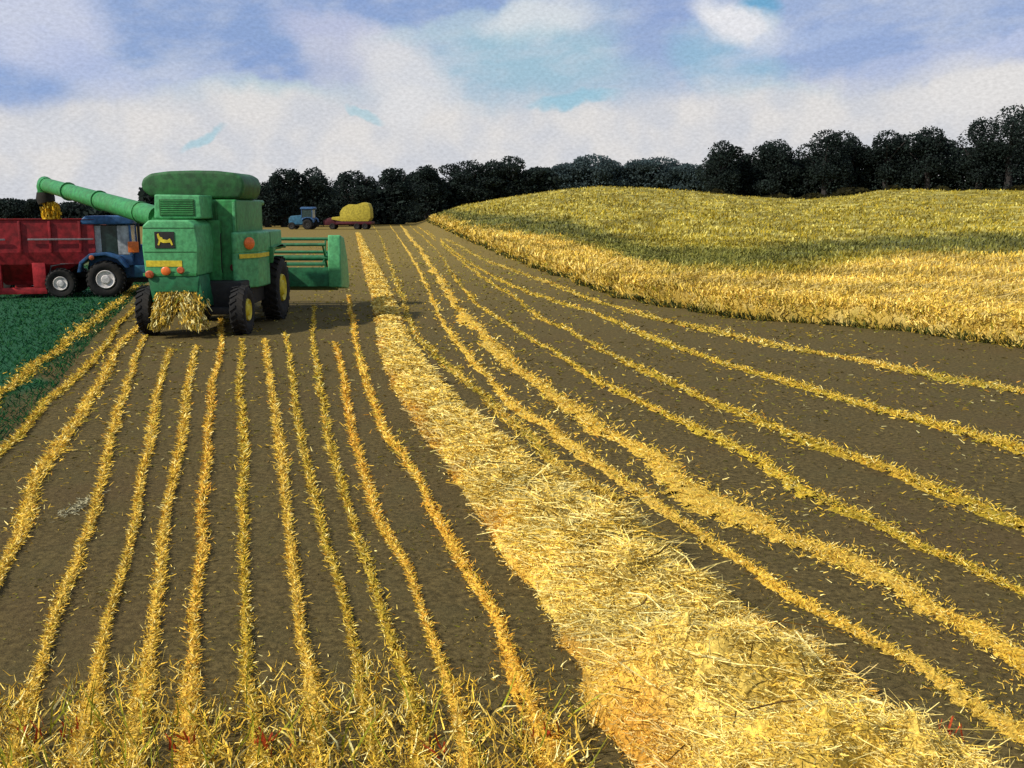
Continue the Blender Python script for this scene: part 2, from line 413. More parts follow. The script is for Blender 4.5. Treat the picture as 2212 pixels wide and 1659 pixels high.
def stubble_row(px, w, tone, label, seed, dens=1.0):
    """px: (x, y) along the row on the picture; w: half width in metres"""
    L = smooth_line(resample(px, 160), 4)
    g = np.array([G(*p)[:2] for p in L]); g = smooth_line(g, 2)
    dv = g[-1] - g[-6]; dv /= np.hypot(*dv)
    if px[-1][0] > 2300: g = np.concatenate([g, g[-1] + dv * np.linspace(.3, 6.0, 12)[:, None]])
    w = w * (.88 if w < .065 else 1.0)
    seg = np.r_[0, np.cumsum(np.hypot(*np.diff(g, axis=0).T))]
    n = 450
    tpar = np.interp(np.linspace(0, 1, n), np.linspace(0, 1, len(g)), seg)       # picks more sections near the camera
    X = np.interp(tpar, seg, g[:, 0]); Y = np.interp(tpar, seg, g[:, 1])
    X = X + (vnoise(tpar, 0 * tpar, .9, seed + 8) - .5) * w * 1.1 + (vnoise(tpar, 0 * tpar, 2.6, seed + 9) - .5) * w * .6
    tx, ty = np.gradient(X), np.gradient(Y); l = np.hypot(tx, ty); nx, ny = -ty / l, tx / l
    ww = w * .70 * (.35 + .5 * vnoise(tpar, 0 * tpar, .45, seed + 3) + .2 * (vnoise(tpar, 0 * tpar, .45, seed + 3) > .5)) * 1.5 * (.55 + .9 * vnoise(tpar, 0 * tpar, 1.3, seed)) * (.75 + .5 * vnoise(tpar, 0 * tpar, 6, seed + 1))
    ww = ww * (1 + .75 * sstep((6.6 - Y) / 1.2))
    prof = np.array([-1, -.6, -.2, .2, .6, 1]); hz = np.array([-.02, .02, .045, .045, .02, -.02])
    off = prof[None, :] * ww[:, None] + (rng.random((n, 6)) - .5) * w * .5
    VX = X[:, None] + nx[:, None] * off; VY = Y[:, None] + ny[:, None] * off
    VZ = zg(VX, VY) + hz[None, :] + rng.normal(0, .008, (n, 6))
    tonev = vnoise(tpar, 0 * tpar, .55, seed + 2)
    base = {'y': STRAW[1], 'o': ORNG[0] * .5 + STRAW[1] * .5, 'g': OLIVE[0], 'p': STRAW[5]}[tone]
    alt = {'y': STRAW[5], 'o': STRAW[0], 'g': STRAW[3], 'p': OLIVE[1]}[tone]
    rc = base[None, :] * (1 - tonev[:, None]) + alt[None, :] * tonev[:, None]
    V = np.c_[VX.ravel(), VY.ravel(), VZ.ravel()]
    i, j = np.meshgrid(np.arange(n - 1), np.arange(5), indexing='ij')
    Q = np.c_[(i * 6 + j).ravel(), (i * 6 + j + 1).ravel(), ((i + 1) * 6 + j + 1).ravel(), ((i + 1) * 6 + j).ravel()]
    # gaps: leave out some ridge cells so the soil shows between the tufts
    keep = (vnoise(tpar[i.ravel()] , j.ravel() * .9, 9, seed + 5) < (.72 * dens + .1))
    Q = Q[keep]
    parts = [(V, Q, np.repeat(rc, 6, 0))]
    m = int(9500 * dens * (1 + 4 * max(w - .09, 0)))
    k = rng.random(m) * (n - 1); k0 = k.astype(int); f = k - k0
    bx = X[k0] * (1 - f) + X[k0 + 1] * f; by = Y[k0] * (1 - f) + Y[k0 + 1] * f
    o = rng.normal(0, .5, m) * ww[k0]; stray = rng.random(m) < (.28 if w > .09 else .09); o[stray] *= 2.8
    bx += nx[k0] * o; by += ny[k0] * o
    sc = np.clip(by / 9, .6, 4.0)                       # farther tufts stand for more straw
    D = rand_dirs(m, -.05, .7); D *= (rng.uniform(.025, .068, m) * np.clip(sc, .8, 1.5))[:, None]
    P0 = np.c_[bx, by, zg(bx, by) + .015 + .03 * rng.random(m)]
    C = rc[k0] * .35 + .65 * np.where((rng.random(m) < tonev[k0] * (.25 if tone in 'yo' else .6))[:, None], pick(OLIVE, m), np.where((rng.random(m) < (.32 if tone == 'o' else .06))[:, None], pick(ORNG, m), pick(STRAW, m)))
    parts.append(blade_arrays(P0, D, widths(D, rng.uniform(.0025, .006, m) * sc), C * 1.22))
    V, Q, C = join(parts)
    o = mesh_np('stubble_row', V, Q, C, M_STRAW)
    tag(o, label, 'stubble row', 'stubble rows on the dark soil')

ROWS = [
 ([(300, 618), (258, 653), (209, 690), (131, 754), (86, 787), (37, 825), (0, 858), (-150, 990)], .13, 'g', 'broken yellow stubble row running across the green grass verge'),
 ([(306, 658), (258, 698), (231, 746), (179, 806), (123, 858), (97, 873), (67, 918), (37, 952), (0, 985), (-120, 1120)], .055, 'g', 'thin olive stubble row just inside the edge of the green verge'),
 ([(312, 700), (258, 746), (224, 814), (183, 885), (142, 948), (112, 993), (82, 1038), (56, 1116), (37, 1180), (7, 1232), (-60, 1380)], .075, 'y', 'stubble row leaving the frame at the left edge, second inside the green verge'),
 ([(312, 728), (295, 769), (276, 836), (254, 899), (235, 963), (220, 1023), (209, 1097), (183, 1172), (156, 1239), (114, 1333), (83, 1447), (47, 1525), (31, 1603), (-10, 1800)], .055, 'y', 'leftmost stubble row of those that reach the bottom of the picture'),
 ([(366, 757), (351, 814), (336, 881), (325, 956), (310, 1030), (288, 1142), (262, 1236), (234, 1343), (208, 1447), (192, 1551), (177, 1629), (150, 1800)], .045, 'y', 'stubble row starting below the straw chute, second from left at the bottom edge'),
 ([(426, 750), (411, 806), (400, 881), (392, 956), (373, 1049), (355, 1142), (343, 1236), (333, 1343), (312, 1457), (296, 1551), (286, 1639), (265, 1800)], .042, 'y', 'stubble row starting right of the straw chute, third from left at the bottom edge'),
 ([(478, 687), (478, 769), (459, 829), (454, 881), (448, 956), (444, 1030), (437, 1124), (432, 1236), (421, 1343), (416, 1473), (411, 1603), (400, 1800)], .040, 'o', 'orange tinged stubble row from under the harvester, fourth from left at the bottom'),
 ([(523, 735), (519, 806), (519, 881), (530, 956), (530, 1030), (523, 1105), (530, 1236), (530, 1343), (530, 1457), (546, 1551), (556, 1659), (570, 1800)], .042, 'g', 'nearly upright olive stubble row starting behind the right rear wheel'),
 ([(571, 735), (582, 814), (597, 911), (605, 993), (620, 1105), (633, 1236), (645, 1369), (666, 1457), (676, 1577), (684, 1659), (700, 1800)], .044, 'y', 'bright dense stubble row starting just behind the front wheel of the harvester'),
 ([(616, 720), (631, 806), (639, 911), (661, 993), (680, 1068), (698, 1161), (720, 1236), (749, 1343), (764, 1411), (780, 1499), (806, 1603), (850, 1800)], .038, 'g', 'thin dull stubble row, fourth to the left of the broad straw windrow'),
 ([(680, 661), (674, 731), (695, 862), (709, 956), (732, 1030), (751, 1105), (773, 1180), (801, 1239), (832, 1343), (869, 1447), (885, 1530), (910, 1659), (945, 1800)], .040, 'g', 'speckled stubble row from below the header, third to the left of the windrow'),
 ([(724, 743), (740, 807), (752, 887), (760, 947), (776, 987), (792, 1047), (816, 1127), (884, 1239), (915, 1343), (952, 1447), (988, 1551), (1010, 1640), (1050, 1800)], .042, 'o', 'stubble row with an orange stretch, second to the left of the windrow'),
 ([(752, 640), (762, 690), (772, 767), (792, 831), (812, 895), (844, 955), (880, 1003), (912, 1047), (940, 1120), (975, 1180), (1019, 1245), (1071, 1343), (1097, 1421), (1123, 1499), (1144, 1551), (1195, 1659), (1260, 1800)], .062, 'o', 'thick orange stubble row directly left of the straw windrow'),
 ([(806, 488), (815, 500), (826, 520), (838, 560), (856, 607), (876, 670), (905, 735), (950, 775), (1010, 830), (1060, 870), (1110, 925), (1180, 985), (1260, 1040), (1330, 1085)], .095, 'p', 'pale speckled stubble row hugging the right side of the windrow'),
 ([(842, 486), (855, 505), (880, 540), (916, 603), (936, 655), (964, 711), (1004, 759), (1036, 799), (1076, 839), (1120, 885), (1188, 927), (1240, 965), (1308, 1015), (1384, 1068), (1478, 1140), (1582, 1208), (1686, 1280), (1842, 1364), (1972, 1436), (2076, 1520), (2154, 1561), (2212, 1590), (2450, 1710)], .10, 'y', 'stubble row across the dark strip right of the windrow'),
 ([(866, 486), (886, 512), (925, 560), (964, 635), (1004, 687), (1052, 735), (1100, 783), (1148, 823), (1208, 867), (1268, 903), (1332, 943), (1388, 985), (1440, 1030), (1504, 1072), (1608, 1124), (1738, 1182), (1842, 1213), (1920, 1254), (2050, 1332), (2154, 1395), (2212, 1436), (2450, 1590)], .27, 'y', 'widest and brightest stubble row right of the windrow'),
 ([(884, 486), (908, 508), (945, 540), (988, 610), (1040, 667), (1088, 700), (1128, 723), (1188, 759), (1240, 791), (1300, 831), (1364, 863), (1428, 895), (1504, 931), (1620, 990), (1743, 1062), (1842, 1109), (1998, 1192), (2102, 1234), (2212, 1286), (2450, 1390)], .10, 'g', 'golden olive stubble row next beyond the widest one'),
 ([(902, 490), (938, 520), (990, 560), (1050, 605), (1116, 647), (1168, 691), (1228, 711), (1284, 751), (1348, 779), (1408, 811), (1504, 855), (1700, 935), (1900, 1010), (2050, 1070), (2212, 1140), (2450, 1230)], .12, 'g', 'speckled stubble row, third from the standing crop'),
 ([(922, 502), (978, 546), (1050, 590), (1120, 625), (1204, 655), (1288, 679), (1348, 707), (1408, 731), (1504, 767), (1700, 830), (1900, 890), (2100, 940), (2212, 975), (2450, 1040)], .14, 'g', 'faint speckled stubble row, second from the standing crop'),
 ([(962, 524), (1044, 562), (1180, 610), (1280, 650), (1400, 685), (1560, 722), (1700, 752), (1900, 792), (2100, 832), (2212, 850), (2450, 890)], .2, 'p', 'sparse pale stubble row nearest the standing crop'),
]
for k, (px, w, tone, lab) in enumerate(ROWS):
    stubble_row(px, w, tone, lab, 11 + 7 * k, {'g': .72, 'p': .6, 'y': 1.0, 'o': .95}[tone])

# ------------------------------------------------------------------ windrow
WL = np.array([(768, 503), (778, 545), (788, 587), (806, 650), (814, 700), (820, 747), (840, 819), (868, 875), (912, 935), (932, 967), (968, 1003), (996, 1067), (1028, 1111), (1062, 1176), (1130, 1254), (1192, 1353), (1239, 1426), (1265, 1478), (1274, 1556), (1301, 1603), (1343, 1655), (1420, 1850)], float)
WR = np.array([(778, 503), (800, 545), (830, 595), (852, 650), (872, 700), (892, 743), (940, 800), (974, 845), (1020, 890), (1060, 912), (1104, 955), (1144, 991), (1180, 1023), (1232, 1050), (1290, 1075), (1345, 1111), (1400, 1150), (1514, 1215), (1561, 1286), (1624, 1322), (1681, 1369), (1738, 1405), (1873, 1483), (2008, 1577), (2090, 1610), (2138, 1655), (2350, 1850)], float)
def windrow():
    ys = np.geomspace(58, 1405, 420) + 445
    xl = np.interp(ys, WL[:, 1], WL[:, 0]); xr = np.interp(ys, WR[:, 1], WR[:, 0]); xr -= (xr - xl) * np.interp(ys, [500, 800, 1000, 1300, 1600], [.02, .10, .14, .10, .05])
    L = np.array([G(a, b)[:2] for a, b in zip(xl, ys)]); Rr = np.array([G(a, b)[:2] for a, b in zip(xr, ys)])
    n, m = len(ys), 33; u = np.linspace(0, 1, m)
    jl = (vnoise(L[:, 1], L[:, 1] * 0, 3.1, 5) - .5) * .16; jr = (vnoise(L[:, 1], L[:, 1] * 0, 3.1, 6) - .5) * .2
    X = (L[:, 0] + jl)[:, None] * (1 - u) + (Rr[:, 0] + jr)[:, None] * u; Y = np.repeat(L[:, 1][:, None], m, 1) + 0 * X
    wid = (Rr[:, 0] - L[:, 0])[:, None]
    hgt = np.clip(wid * .21, .10, .40)
    Z = hgt * np.sin(np.pi * u)[None, :] ** .62 * (.45 + 1.1 * vnoise(X, Y, 1.8, 8)) * (.75 + .5 * vnoise(X, Y, 6, 9)) * (.85 + .3 * vnoise(X, Y, 17, 10)) - .02
    Z[:, 0] = Z[:, -1] = -.03
    tone = vnoise(X, Y, 1.7, 4)
    edgeo = np.abs(u - .5)[None, :] * 2 + (vnoise(X, Y, 1.5, 12) - .5) * .9
    C = 1.12 * (STRAW[2] * (1 - tone[..., None]) + STRAW[0] * tone[..., None])
    eo = .8 * sstep((edgeo - .70) / .35)[..., None]; C = C * (1 - eo) + ORNG[0] * eo; C *= (.72 + .5 * sstep((vnoise(X, Y, 2.9, 14) - .25) / .5) * (.7 + .6 * vnoise(X, Y, 7, 15)))[..., None]
    V = np.c_[X.ravel(), Y.ravel(), Z.ravel()]
    i, j = np.meshgrid(np.arange(n - 1), np.arange(m - 1), indexing='ij')
    Q = np.c_[(i * m + j).ravel(), (i * m + j + 1).ravel(), ((i + 1) * m + j + 1).ravel(), ((i + 1) * m + j).ravel()][:, ::-1]
    Cf = C.reshape(-1, 3)
    parts = [(V, Q, Cf * .85)]
    def scatter(N, l0, l1, w0, w1, z0, z1, lift, light, far=True, near=0):
        a = (near + (1 - near) * rng.random(N) ** .62) * (n - 1); b = rng.random(N) * (m - 1)
        # straw lies evenly over the surface: thin it out where the sections crowd far away
        i0, j0 = a.astype(int), b.astype(int); id_ = i0 * m + j0
        p = V[id_] * .5 + V[np.minimum(i0 + 1, n - 1) * m + np.minimum(j0 + 1, m - 1)] * .5
        p = p + np.c_[rng.normal(0, .03, N), rng.normal(0, .03, N), lift * rng.random(N)]
        sc = np.clip(p[:, 1] / 7, .7, 4) if far else np.ones(N)
        em = .35 + .65 * np.clip(np.minimum(b, m - 1 - b) / 5, 0, 1)   # shorter straw at the rims
        D = rand_dirs(N, z0, z1) * (rng.uniform(l0, l1, N) * np.clip(sc, .8, 1.15) * em)[:, None]
        c = Cf[id_] * .45 + .55 * 1.12 * np.where((rng.random(N) < light)[:, None], STRAW[6], pick(STRAW, N))
        return blade_arrays(p, D, widths(D, rng.uniform(w0, w1, N) * sc), c, rng.normal(0, .2, (N, 3)) * np.linalg.norm(D, axis=1, keepdims=True) * .5, .6)
    parts.append(scatter(120000, .03, .11, .0025, .006, -.1, .4, .03, .3))
    parts.append(scatter(1300, .22, .42, .003, .0055, -.03, .18, .05, .75, near=.62))
    parts.append(scatter(11000, .10, .22, .002, .0045, -.05, .22, .03, .5, near=.4))
    V2, Q2, C2 = join(parts)
    o = mesh_np('straw_windrow', V2, Q2, C2, M_STRAW)
    tag(o, 'broad golden windrow of loose straw widening towards the bottom right', 'windrow')
    # longer dark and pale stems lying loose on top
    N = 300; a = (rng.random(N) ** .6 * (n - 30)).astype(int) + 20; b = rng.integers(4, m - 4, N)
    near = V[a * m + b][:, 1] < 11; a, b = a[near], b[near]; N = len(a)
    p = V[a * m + b] + [0, 0, .035]
    D = rand_dirs(N, -.03, .10) * rng.uniform(.25, .55, N)[:, None]
    c = np.where((rng.random(N) < .45)[:, None], lin((128, 92, 30)) * .6, lin((246, 228, 150)) * .95)
    v, q, c = blade_arrays(p - D / 2, D, widths(D, rng.uniform(.004, .008, N)), c, rng.normal(0, .07, (N, 3)) * [1, 1, .3], .5)
    s = mesh_np('loose_stems', v, q, c, M_STRAW, o); s['kind'] = 'stuff'
windrow()

# ------------------------------------------------------------------ stubble fringe, chaff, verge grass
def fringe():
    N = 11000
    t = rng.random(N) ** 2.0; y = 1775 - t * 320; rx = np.array([35, 185, 290, 412, 552, 680, 800, 898, 1004, 1165.])[rng.integers(0, 10, N)] + rng.normal(0, 30, N)
    x = np.where(rng.random(N) < .62, rx, rng.uniform(-150, 1280, N))
    y += (vnoise(x, 0 * x, .012, 3) - .5) * 130
    dens = .3 + .7 * (vnoise(x, y, .017, 21) > .52)
    keep = (rng.random(N) < dens); x, y = x[keep], y[keep]; N = len(x)
    g = np.array([G(a, b) for a, b in zip(x, y)])
    D = rand_dirs(N, .4, .98) * rng.uniform(.04, .14, N)[:, None]
    c = 1.32 * np.where((rng.random(N) < .08)[:, None], pick(OLIVE, N), pick(STRAW, N))
    v1 = blade_arrays(g, D, widths(D, rng.uniform(.002, .0045, N)), c, rng.normal(0, .012, (N, 3)))
    # flattened pale leaves of stubble
    M = 1700; x = rng.uniform(-100, 1300, M); y = rng.uniform(1530, 1760, M); k = vnoise(x, y, .02, 33) > .5; x, y = x[k], y[k]; M = len(x)
    g = np.array([G(a, b) for a, b in zip(x, y)]) + [0, 0, .02]
    D = rand_dirs(M, .3, .9) * rng.uniform(.07, .18, M)[:, None]
    v2 = blade_arrays(g, D, widths(D, rng.uniform(.004, .008, M)), pick(STRAW, M), rng.normal(0, .02, (M, 3)))
    # slim lime-yellow stalks crossing each other
    K = 110; x = rng.uniform(-30, 1260, K); y = rng.uniform(1540, 1740, K)
    g = np.array([G(a, b) for a, b in zip(x, y)])
    D = np.c_[rng.normal(0, .40, K), rng.normal(0, .2, K), np.ones(K)]; D /= np.linalg.norm(D, axis=1, keepdims=True); D *= rng.uniform(.18, .42, K)[:, None]
    v3 = blade_arrays(g, D, widths(D, rng.uniform(.004, .007, K)), lin([(176, 176, 50)] * K) * .75, rng.normal(0, .015, (K, 3)), .2)
    V, Q, C = join([v1, v2, v3])
    tag(mesh_np('standing_stubble', V, Q, C, M_STRAW), 'ragged yellow stubble tufts along the bottom left foreground', 'stubble', kind='stuff')
fringe()
for k, (x, y, n, lab) in enumerate([(70, 1600, 4, 'small red weed among the stubble at the bottom left corner'), (160, 1595, 3, 'small red weed in stubble, second from the left corner'),
        (400, 1620, 4, 'thin red weed stalks in the stubble below the fourth row'), (580, 1625, 6, 'largest red weed in the bottom stubble'),
        (940, 1635, 4, 'red weed stalks low in stubble below the second row left of windrow'), (1180, 1605, 4, 'red weed between the stubble and the foot of the windrow'), (2040, 1640, 6, 'red blades in place of a signature on the right toe of the straw windrow')]):  # last entry: blades added in place of a red signature
    g = G(x, y); N = n * 2
    p = np.repeat(g[None], N, 0) + np.c_[rng.normal(0, .05, N), rng.normal(0, .03, N), np.zeros(N) + (.1 if x > 2000 else 0)]
    D = np.c_[rng.normal(0, .4, N), rng.normal(0, .2, N), np.ones(N)] * rng.uniform(.06, .14, N)[:, None]
    v, q, c = blade_arrays(p, D, widths(D, rng.uniform(.005, .010, N)), np.repeat(lin((205, 84, 38))[None] * .75, N, 0), rng.normal(0, .012, (N, 3)), .6)
    tag(mesh_np('red_weed', v, q, c, M_STRAW), lab, 'weed', 'red weeds in the stubble')

def chaff():
    N = 110000
    u = rng.random(N); Y = 4.2 * (120 / 4.2) ** u; X = Y * rng.uniform(-.62, .62, N)
    k = (X > verge_x(Y) + .3) & (X < edge_x(Y)) & (rng.random(N) < (.2 + .6 * (vnoise(X, Y, .9, 40) > .5)) * (.5 + .5 * sstep((Y - 15) / 20))); X, Y = X[k], Y[k]; N = len(X)
    sc = np.clip(Y / 8, .7, 6)
    D = rand_dirs(N, -.05, .4) * (rng.uniform(.012, .05, N) * np.clip(sc, .8, 2.5))[:, None]
    c = np.where((rng.random(N) < .55)[:, None], pick(OLIVE, N) * .5, pick(STRAW, N) * .5)
    far = sstep((Y - 15) / 40)[:, None]; c = c * (1 - far) + pick(OLIVE, N) * .85 * far
    v, q, c = blade_arrays(np.c_[X, Y, zg(X, Y) + .012], D, widths(D, rng.uniform(.003, .006, N) * sc), c)
    tag(mesh_np('chaff', v, q, c, M_STRAW), 'fine straw chaff scattered over the dark soil between the rows', 'chaff', kind='stuff')
    # a pale patch of chaff at the left
    n = 260; g = G(172, 1095); p = np.c_[g[0] + rng.normal(0, .05, n), g[1] + rng.normal(0, .22, n), .02 + 0 * rng.random(n)]
    D = rand_dirs(n, 0, .4) * rng.uniform(.03, .07, n)[:, None]
    v, q, c = blade_arrays(p, D, widths(D, rng.uniform(.003, .007, n)), np.repeat(lin((205, 195, 150))[None] * .65, n, 0))
    tag(mesh_np('straw_tuft', v, q, c, M_STRAW), 'pale tuft of bleached straw on bare soil near the left edge', 'straw')
chaff()
def verge():
    N = 46000
    u = rng.random(N); Y = 9 * (52 / 9) ** u; X = verge_x(Y) + .25 - rng.random(N) ** 1.3 * 16
    k = (X / Y > -.62); X, Y = X[k], Y[k]; N = len(X)
    D = rand_dirs(N, .35, .95) * rng.uniform(.06, .14, N)[:, None]
    sc = np.clip(Y / 12, .8, 4)
    c = pick(lin([(26, 74, 44), (30, 84, 46), (20, 60, 38), (44, 92, 44)]), N) * 1.25
    v, q, c = blade_arrays(np.c_[X, Y, zg(X, Y)], D, widths(D, rng.uniform(.004, .008, N) * sc), c, None, .2)
    tag(mesh_np('grass_verge', v, q, c, M_LEAF), 'dark green grass verge at the left under the red cart', 'grass', kind='stuff')
verge()

# ------------------------------------------------------------------ standing crop on the hill
gold_top = np.array([(900, 450), (950, 466), (1000, 488), (1100, 500), (1200, 515), (1300, 542), (1400, 576), (1500, 588), (1600, 592), (1700, 590), (1800, 580), (1900, 560), (2000, 552), (2212, 556), (2600, 560)], float)
green_mid = np.array([(900, 440), (1000, 470), (1100, 480), (1200, 490), (1300, 515), (1370, 545), (1450, 558), (1600, 560), (1750, 546), (1900, 528), (2212, 526), (2600, 526)], float)
green_half = np.array([(900, 6), (1000, 16), (1200, 22), (1300, 24), (1500, 26), (1750, 24), (1900, 20), (2212, 24), (2600, 24)], float)
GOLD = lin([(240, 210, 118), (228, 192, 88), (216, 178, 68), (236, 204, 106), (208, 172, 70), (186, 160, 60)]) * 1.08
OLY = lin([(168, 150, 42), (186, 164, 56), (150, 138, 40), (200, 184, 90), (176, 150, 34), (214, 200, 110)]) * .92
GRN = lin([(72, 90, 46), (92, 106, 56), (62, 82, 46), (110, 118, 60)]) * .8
def crop_colour(X, Y, Z, n):
    px, py = pix(X, Y, Z)
    jit = (vnoise(X, Y, .35, 50) - .5) * 20 + (vnoise(X, Y, 1.6, 51) - .5) * 14
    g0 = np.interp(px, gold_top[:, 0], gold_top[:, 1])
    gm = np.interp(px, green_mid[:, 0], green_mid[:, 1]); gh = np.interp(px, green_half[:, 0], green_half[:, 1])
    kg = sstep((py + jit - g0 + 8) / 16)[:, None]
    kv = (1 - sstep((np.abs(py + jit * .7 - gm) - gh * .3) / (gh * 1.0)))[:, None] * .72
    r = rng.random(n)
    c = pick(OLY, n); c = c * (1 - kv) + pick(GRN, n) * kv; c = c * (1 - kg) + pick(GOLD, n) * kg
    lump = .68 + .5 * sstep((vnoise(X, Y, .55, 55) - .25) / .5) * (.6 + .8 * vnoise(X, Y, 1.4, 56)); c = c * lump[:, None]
    return c, kg[:, 0], kv[:, 0]
def slope_z(dx, Y):
    r = np.clip(dx, 0, None) / np.maximum(1.15 * Y + 10, 40)
    return np.interp(r, [0, .0015, .0045, .009, .016], [0, .22, .42, .55, .61])
def crop():
    Ys = np.concatenate([np.linspace(3, 18, 12), np.geomspace(19, 60, 110), np.linspace(60.5, 175, 130), [190, 220, 260, 300]])
    m = 260; u = np.concatenate([[0, 0.0015, .0045, .009, .016], np.geomspace(.022, 1, m - 5)])
    EX = edge_x(Ys) + (vnoise(Ys, 0 * Ys, 1.4, 60) - .5) * .5
    n0 = len(Ys)
    X = EX[:, None] + u[None, :] * (np.maximum(1.15 * Ys + 10, 40))[:, None]; Y = Ys[:, None] + 0 * X
    Z = zg(X, Y) + CROP_H * (.8 + .25 * vnoise(X, Y, 2.5, 61)) + (vnoise(X, Y, .3, 62) - .5) * .16 + (vnoise(X, Y, .9, 63) - .5) * .14 + rng.normal(0, .02, X.shape)
    for ci, cz in enumerate((-.03, .22, .42, .55, .61)): Z[:, ci] = zg(X[:, ci], Y[:, ci]) + cz + (rng.normal(0, .05, n0) if ci else 0)
    n = len(Ys); Xr, Yr, Zr = X.ravel(), Y.ravel(), Z.ravel()
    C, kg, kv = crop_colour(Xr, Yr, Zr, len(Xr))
    i, j = np.meshgrid(np.arange(n - 1), np.arange(m - 1), indexing='ij')
    Q = np.c_[(i * m + j).ravel(), (i * m + j + 1).ravel(), ((i + 1) * m + j + 1).ravel(), ((i + 1) * m + j).ravel()]
    V = np.c_[Xr, Yr, Zr]
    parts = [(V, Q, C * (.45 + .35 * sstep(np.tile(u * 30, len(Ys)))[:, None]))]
    # ears and stalks standing over the surface
    def scatter(N, y0, y1, edge_bias):
        Y = y0 * (y1 / y0) ** rng.random(N); X = edge_x(Y) + rng.random(N) ** edge_bias * (.75 * Y + 4)
        k = (X / Y < .62); X, Y = X[k], Y[k]; return X, Y, len(X)
    X, Y, N = scatter(90000, 19, 170, 1.15)
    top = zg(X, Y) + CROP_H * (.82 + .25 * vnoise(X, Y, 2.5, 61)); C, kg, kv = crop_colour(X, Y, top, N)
    sc = np.clip(Y / 26, .8, 4.5)
    D = np.c_[rng.normal(.1, .4, N), rng.normal(0, .4, N), np.ones(N) * .9]; D /= np.linalg.norm(D, axis=1, keepdims=True)
    D *= (rng.uniform(.08, .26, N) * np.clip(sc, .8, 1.4))[:, None]
    parts.append(blade_arrays(np.c_[X, Y, top - .06], D, widths(D, rng.uniform(.010, .024, N) * sc), C, rng.normal(0, .03, (N, 3)), .6))
    Y = 17 * (70 / 17) ** rng.random(60000); X = edge_x(Y) + .1 + rng.random(60000) ** 1.5 * (.3 * Y); k = X / Y < .62; X, Y = X[k], Y[k]; N = len(X)
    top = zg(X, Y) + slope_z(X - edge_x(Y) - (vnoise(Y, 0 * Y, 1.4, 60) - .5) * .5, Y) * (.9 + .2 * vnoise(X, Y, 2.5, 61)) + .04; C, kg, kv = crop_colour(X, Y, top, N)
    D = np.c_[rng.normal(.1, .6, N), rng.normal(0, .6, N), np.ones(N) * .6]; D /= np.linalg.norm(D, axis=1, keepdims=True); D *= rng.uniform(.08, .22, N)[:, None]
    parts.append(blade_arrays(np.c_[X, Y, top - .05], D, widths(D, rng.uniform(.010, .022, N) * np.clip(Y / 26, .8, 3)), C, rng.normal(0, .03, (N, 3)), .6))
    # the cut edge: upright stalks, weeds at the foot
    N = 26000; Y = 17 * (200 / 17) ** rng.random(N); dx_ = rng.exponential(.35, N); X = edge_x(Y) + dx_ - .12 + (vnoise(Y, 0 * Y, 1.4, 60) - .5) * .5
    z0 = slope_z(dx_ - .12, Y) * rng.uniform(.85, 1.05, N) - .04; hh = rng.uniform(.10, .28, N)
    D = np.c_[rng.normal(-.3, .5, N), rng.normal(-.2, .4, N), np.ones(N)]; D /= np.linalg.norm(D, axis=1, keepdims=True); D *= hh[:, None]
    c = np.where((rng.random(N) < .75 * (z0 < .10) * (vnoise(Y, 0 * Y, .35, 66) > .3))[:, None], pick(lin([(58, 66, 30), (74, 82, 34), (46, 50, 26), (96, 96, 40)]), N), np.where((rng.random(N) < .2)[:, None], pick(OLIVE, N), pick(GOLD, N)))
    parts.append(blade_arrays(np.c_[X, Y, zg(X, Y) + z0], D, widths(D, rng.uniform(.010, .022, N) * np.clip(Y / 26, .8, 4)), c, rng.normal(0, .03, (N, 3)), .5))
    # laid, pale lodged stalks in the golden part
    N = 5000; Y = rng.uniform(22, 48, N); X = edge_x(Y) + rng.random(N) * (.75 * Y); k = X / Y < .6; X, Y = X[k], Y[k]; N = len(X)
    top = zg(X, Y) + CROP_H * 1.05; _, kg, _ = crop_colour(X, Y, top, N); k = kg > .5; X, Y, top = X[k], Y[k], top[k]; N = len(X)
    D = np.c_[np.ones(N), rng.normal(.3, .5, N), rng.normal(.12, .12, N)] * rng.uniform(.3, .8, N)[:, None]
    parts.append(blade_arrays(np.c_[X, Y, top - .02], D, widths(D, rng.uniform(.012, .02, N)), np.repeat(lin((240, 208, 122))[None] * .75, N, 0), None, .5))
    V, Q, C = join(parts)
    tag(mesh_np('standing_crop', V, Q, C, M_STRAW), 'ripe golden and olive standing crop over the low hill', 'crop', kind='stuff')
crop()

